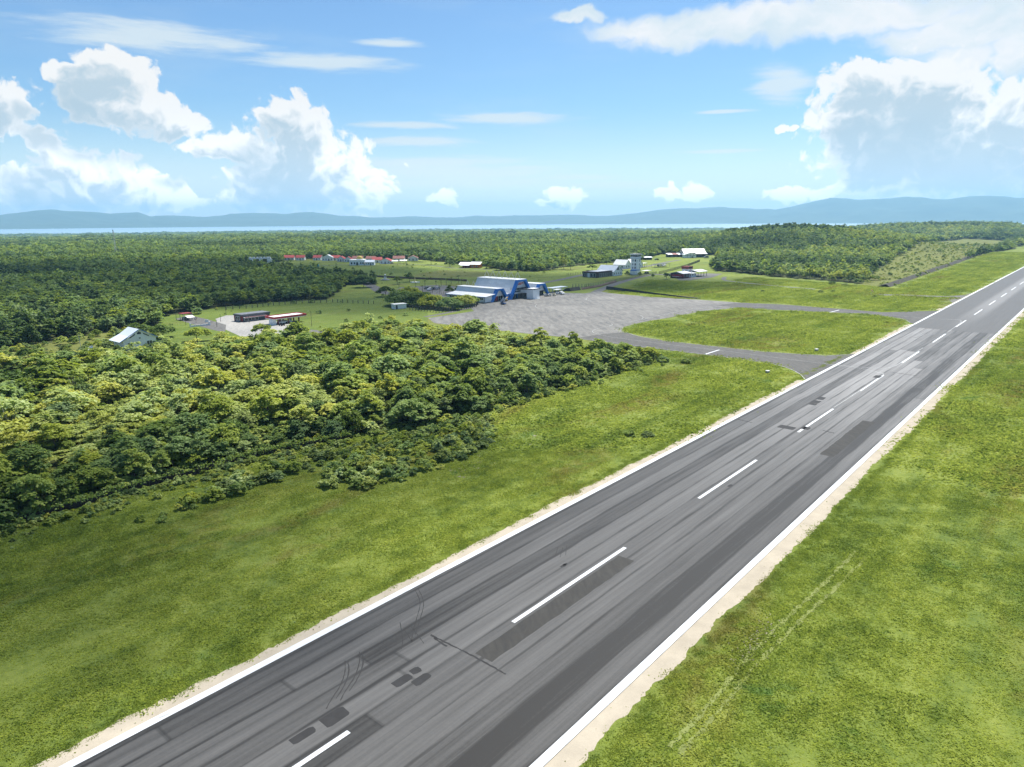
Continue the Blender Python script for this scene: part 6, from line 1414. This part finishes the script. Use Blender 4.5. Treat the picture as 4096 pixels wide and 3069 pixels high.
for i, (px, h) in enumerate([((1700, 1147), 3.4), ((1664, 1153), 3.0), ((1745, 1150), 3.6), ((1765, 1146), 3.8), ((1785, 1141), 3.6), ((1805, 1138), 4.2), ((1835, 1134), 5.0), ((1690, 1168), 3.4), ((1730, 1170), 3.2), ((1760, 1168), 3.4), ((1596, 1150), 2.8), ((1845, 1146), 3.6)]):
    palm(px, ['palm left of the obelisk base', 'palm just below the yellow obelisk', 'palm at the back row of the car park', 'tall palm near the terrace wall', 'leaning palm before the terrace edging', 'palm behind the left hall roof', 'tallest palm beside the left hall roof', 'palm at the front of the car park', 'palm beside the parked cars', 'palm by the railing fence', 'small palm near the umbrella trees', 'palm next to the roof corner of the left hall'][i], h, i + 1)
for i, (px, cm_) in enumerate([((1712, 1163), CARW), ((1726, 1160), CARD), ((1742, 1159), CARS), ((1700, 1158), CARD), ((1820, 1160), CARW)]):
    car(gp(*px), RA + .3, ['white car under the palms of the car park', 'dark car second in the car park row', 'silver car third in the car park row', 'dark car parked behind the white one', 'white car near the left hall roof'][i], cm_, group='cars in the terminal car park')
# ---- grass: tufts and weeds on the open ground
m = bpy.data.materials.new('grass_blades'); m.use_nodes = True; m.node_tree.nodes.clear(); q = NT(m.node_tree)
gg = q.new('ShaderNodeGroup'); gg.node_tree = GRASS; at_ = q.new('ShaderNodeAttribute'); at_.attribute_name = 'tone'; o_ = q.new('ShaderNodeOutputMaterial')
cc = q.mix(1.0, gg.outputs[0], q.ramp(at_.outputs['Fac'], [(0, (.88, .90, .82)), (.5, (1.42, 1.40, 1.2)), (1, (2.05, 1.9, 1.5))]), 'MULTIPLY')
df = q.new('ShaderNodeBsdfDiffuse'); tl = q.new('ShaderNodeBsdfTranslucent'); q.put(df.inputs[0], cc); q.put(tl.inputs[0], cc); mx = q.new('ShaderNodeMixShader'); mx.inputs[0].default_value = .5; q.l.new(df.outputs[0], mx.inputs[1]); q.l.new(tl.outputs[0], mx.inputs[2]); q.l.new(mx.outputs[0], o_.inputs[0])
BLADE = m
def turf(coll, name, seed, side, n, size, h):
    g = np.random.default_rng(seed); cl = g.uniform(-side / 2, side / 2, (max(4, n // 10), 2)) * 1.25; ci = g.integers(0, len(cl), n)
    c = cl[ci] + g.normal(0, side * .07, (n, 2)); own = g.uniform(size=n) < .65; c[own] = g.normal(0, side * .42, (own.sum(), 2))
    C = np.stack([c[:, 0], c[:, 1], np.abs(g.normal(h * .45, h * .3, n)) * np.where(own, .55, 1)], 1); N = g.normal(size=(n, 3)) * .5 + [0, 0, 1.0]
    v, t, tone = cards(C, N, size, g, 1.9, .3); me = mesh_np(name, v, t); a = me.attributes.new('tone', 'FLOAT', 'POINT'); a.data.foreach_set('value', np.clip(np.repeat((np.random.default_rng(seed + 1).uniform(0, 1, len(cl))[ci]) * .6, 4) + tone * .4, 0, 1).astype(np.float32)); me.materials.append(BLADE)
    o = bpy.data.objects.new(name, me); coll.objects.link(o)
FIELD = GP([(1000, 1700), (1900, 1375), (2560, 1400), (2400, 1200), (2420, 1172), (2600, 1120), (2900, 1130), (3000, 1110), (3480, 1145), (3570, 1152), (3850, 1050), (4200, 950), (4600, 1100), (5600, 2300), (3000, 3300), (800, 2600)])
CG = bpy.data.collections.new('turf_near'); CG2 = bpy.data.collections.new('turf_far')
for i in range(5): turf(CG, f'turf_{i}', 70 + i, 2.3, 460, .12, .10)
for i in range(5): turf(CG2, f'turf_{i}', 80 + i, 6.0, 460, .32, .20)
for r0, r1, step, C_, lab in ((25, 125, 2.0, CG, 'rough grass beside the near runway'), (125, 1000, 5.2, CG2, 'rough grass over the airfield')):
    X_, Y_ = grid((-r1 * .75, 20, r1 * .75, r1), step, .5, g); rr_ = np.hypot(X_, Y_); s_, t_ = st_of(X_, Y_)
    ok = (rr_ > r0) & (rr_ <= r1) & in_view(X_, Y_, .1) & ((t_ < -HW - 2.6) | (t_ > HW + 3.3)) & ~inpoly(X_, Y_, FOREST) & ~inpoly(X_, Y_, APR)
    if r0 > 100: ok &= ((X_ > -40) | (Y_ < 215)) & inpoly(X_, Y_, FIELD)
    X_, Y_ = X_[ok], Y_[ok]; n = len(X_)
    if r0 > 100:
        keep = np.ones(n, bool)
        for pl in ([(3514, 1178), (3662, 1183), (3764, 1187), (3865, 1182)], [(2900, 1108), (2888, 1122), (3000, 1134), (3130, 1147), (3269, 1158)], [(2380, 1170), (2421, 1152), (2472, 1132), (2535, 1114), (2600, 1100)], [(2610, 1104), (2718, 1116), (2800, 1112), (2880, 1098)], [(3560, 1149), (3700, 1100), (3850, 1046), (3960, 1008), (4077, 972)]):
            keep &= dseg(X_, Y_, GP(pl)) > 4.6
        for dx_, dy_ in ((3, 0), (-3, 0), (0, 3), (0, -3)): keep &= ~inpoly(X_ + dx_, Y_ + dy_, APR)
        s_, t_ = st_of(X_, Y_); keep &= (np.abs(t_) > HW + 4.0); X_, Y_ = X_[keep], Y_[keep]; n = len(X_)
    dn = np.sin(X_ * .13 + 2 * np.sin(Y_ * .07)) * np.sin(Y_ * .11 + 1.2) + g.normal(0, .6, n); kp = dn > -1.3; X_, Y_, dn = X_[kp], Y_[kp], dn[kp]; n = len(X_)
    hs_ = np.clip(.85 + .4 * dn, .45, 1.9)
    scatter('grass', lab, C_, np.stack([X_, Y_, gz(X_, Y_) - .02], 1), np.stack([0 * X_, 0 * X_, g.integers(0, 4, n) * 1.5708 + g.normal(0, .3, n)], 1), np.stack([np.ones(n), np.ones(n), hs_], 1), g.integers(0, 5, n))
# weeds: leafy clumps in drifts through the grass
X_, Y_ = grid((-110, 25, 150, 190), 1.15, 1.0, g); s_, t_ = st_of(X_, Y_); dn = np.sin(X_ * .16 + 1.8 * np.sin(Y_ * .09)) * np.sin(Y_ * .14 + 1.7 * np.sin(X_ * .06)) + .4 * np.sin(X_ * .5) * np.sin(Y_ * .43)
ok = (np.abs(t_) > HW + 3.2) & in_view(X_, Y_, .08) & ~inpoly(X_, Y_, FOREST) & ~inpoly(X_, Y_, APR) & (g.uniform(size=len(X_)) < np.clip(.05 + .6 * (dn - .05), .05, .75)); X_, Y_ = X_[ok], Y_[ok]
bushes('weeds', 'leafy weeds scattered through the rough grass', X_, Y_, np.minimum(g.gamma(3.0, .05, len(X_)) + .06, .13), g.choice([0, 0, 1, 1], len(X_)))
ISL = GP([(2620, 1345), (2800, 1275), (3000, 1252), (3180, 1272), (3235, 1330), (3200, 1392), (2900, 1385)]); X_, Y_ = grid((30, 200, 180, 340), 1.5, 1.0, g); dn = np.sin(X_ * .2 + 1.4 * np.sin(Y_ * .12)) + np.sin(Y_ * .23)
ok = inpoly(X_, Y_, ISL) & ~inpoly(X_, Y_, APR) & (g.uniform(size=len(X_)) < np.clip(.45 + .3 * dn, .05, .9)); X_, Y_ = X_[ok], Y_[ok]; bushes('weeds', 'dark rough weeds on the grass island between the taxiways', X_, Y_, g.uniform(.12, .34, len(X_)), g.choice([2, 2, 1, 3], len(X_)))
for i, (px, sv, lab) in enumerate([((3328, 1137), 1.9, 'biggest dark bush on the field below the wooded hill'), ((3283, 1170), 1.2, 'dark bush beside the end of the narrow path'), ((3332, 1167), 1.0, 'bright green bush on the field right of the narrow path'), ((3050, 1166), .9, 'lone low bush in the wide field behind the taxiway'), ((3380, 1142), 1.5, 'spreading light green bush near the foot of the drain bank'), ((3498, 1187), .8, 'small dark bush beside the windsock'), ((3545, 1292), .9, 'low green bush on the grass island corner'), ((2745, 1452), 1.3, 'dark bush on the grass edge by the near taxiway'), ((2650, 1448), 1.5, 'dark bush at the tip of the forest'), ((2590, 1745), 1.0, 'pale clump of tall grass near the runway verge'), ((2520, 1742), .9, 'dark low bush beside the pale grass clump')]):
    o = bpy.data.objects.new('field_bush', BUSH[[4, 4, 2, 4, 0, 4, 2, 4, 4, 6, 5][i]]); COL.objects.link(o); p = gp(*px); o.location = (p[0], p[1], p[2] - .1); o.scale = (sv * 1.2, sv * 1.2, sv * .8); o.rotation_euler = (0, 0, i * 1.1); tag(o, lab, 'bush')
# grass creeping over the sand
ex, ey, ez = [], [], []
for side, off in ((-1, 1.7), (1, 2.5)):
    s_ = np.arange(-10, 260, .8); t_ = side * (HW + off + np.abs(g.normal(.5, .5, len(s_)))); a, b_ = w_of(s_, t_); ex += list(a); ey += list(b_)
n = len(ex); scatter('grass', 'grass creeping over the sandy runway edge', CG, np.stack([ex, ey, np.full(n, -.03)], 1), np.stack([np.zeros(n), np.zeros(n), g.uniform(0, 6.28, n)], 1), np.stack([g.uniform(.3, .6, n), g.uniform(.3, .6, n), g.uniform(.6, 1.2, n)], 1), g.integers(0, 5, n))
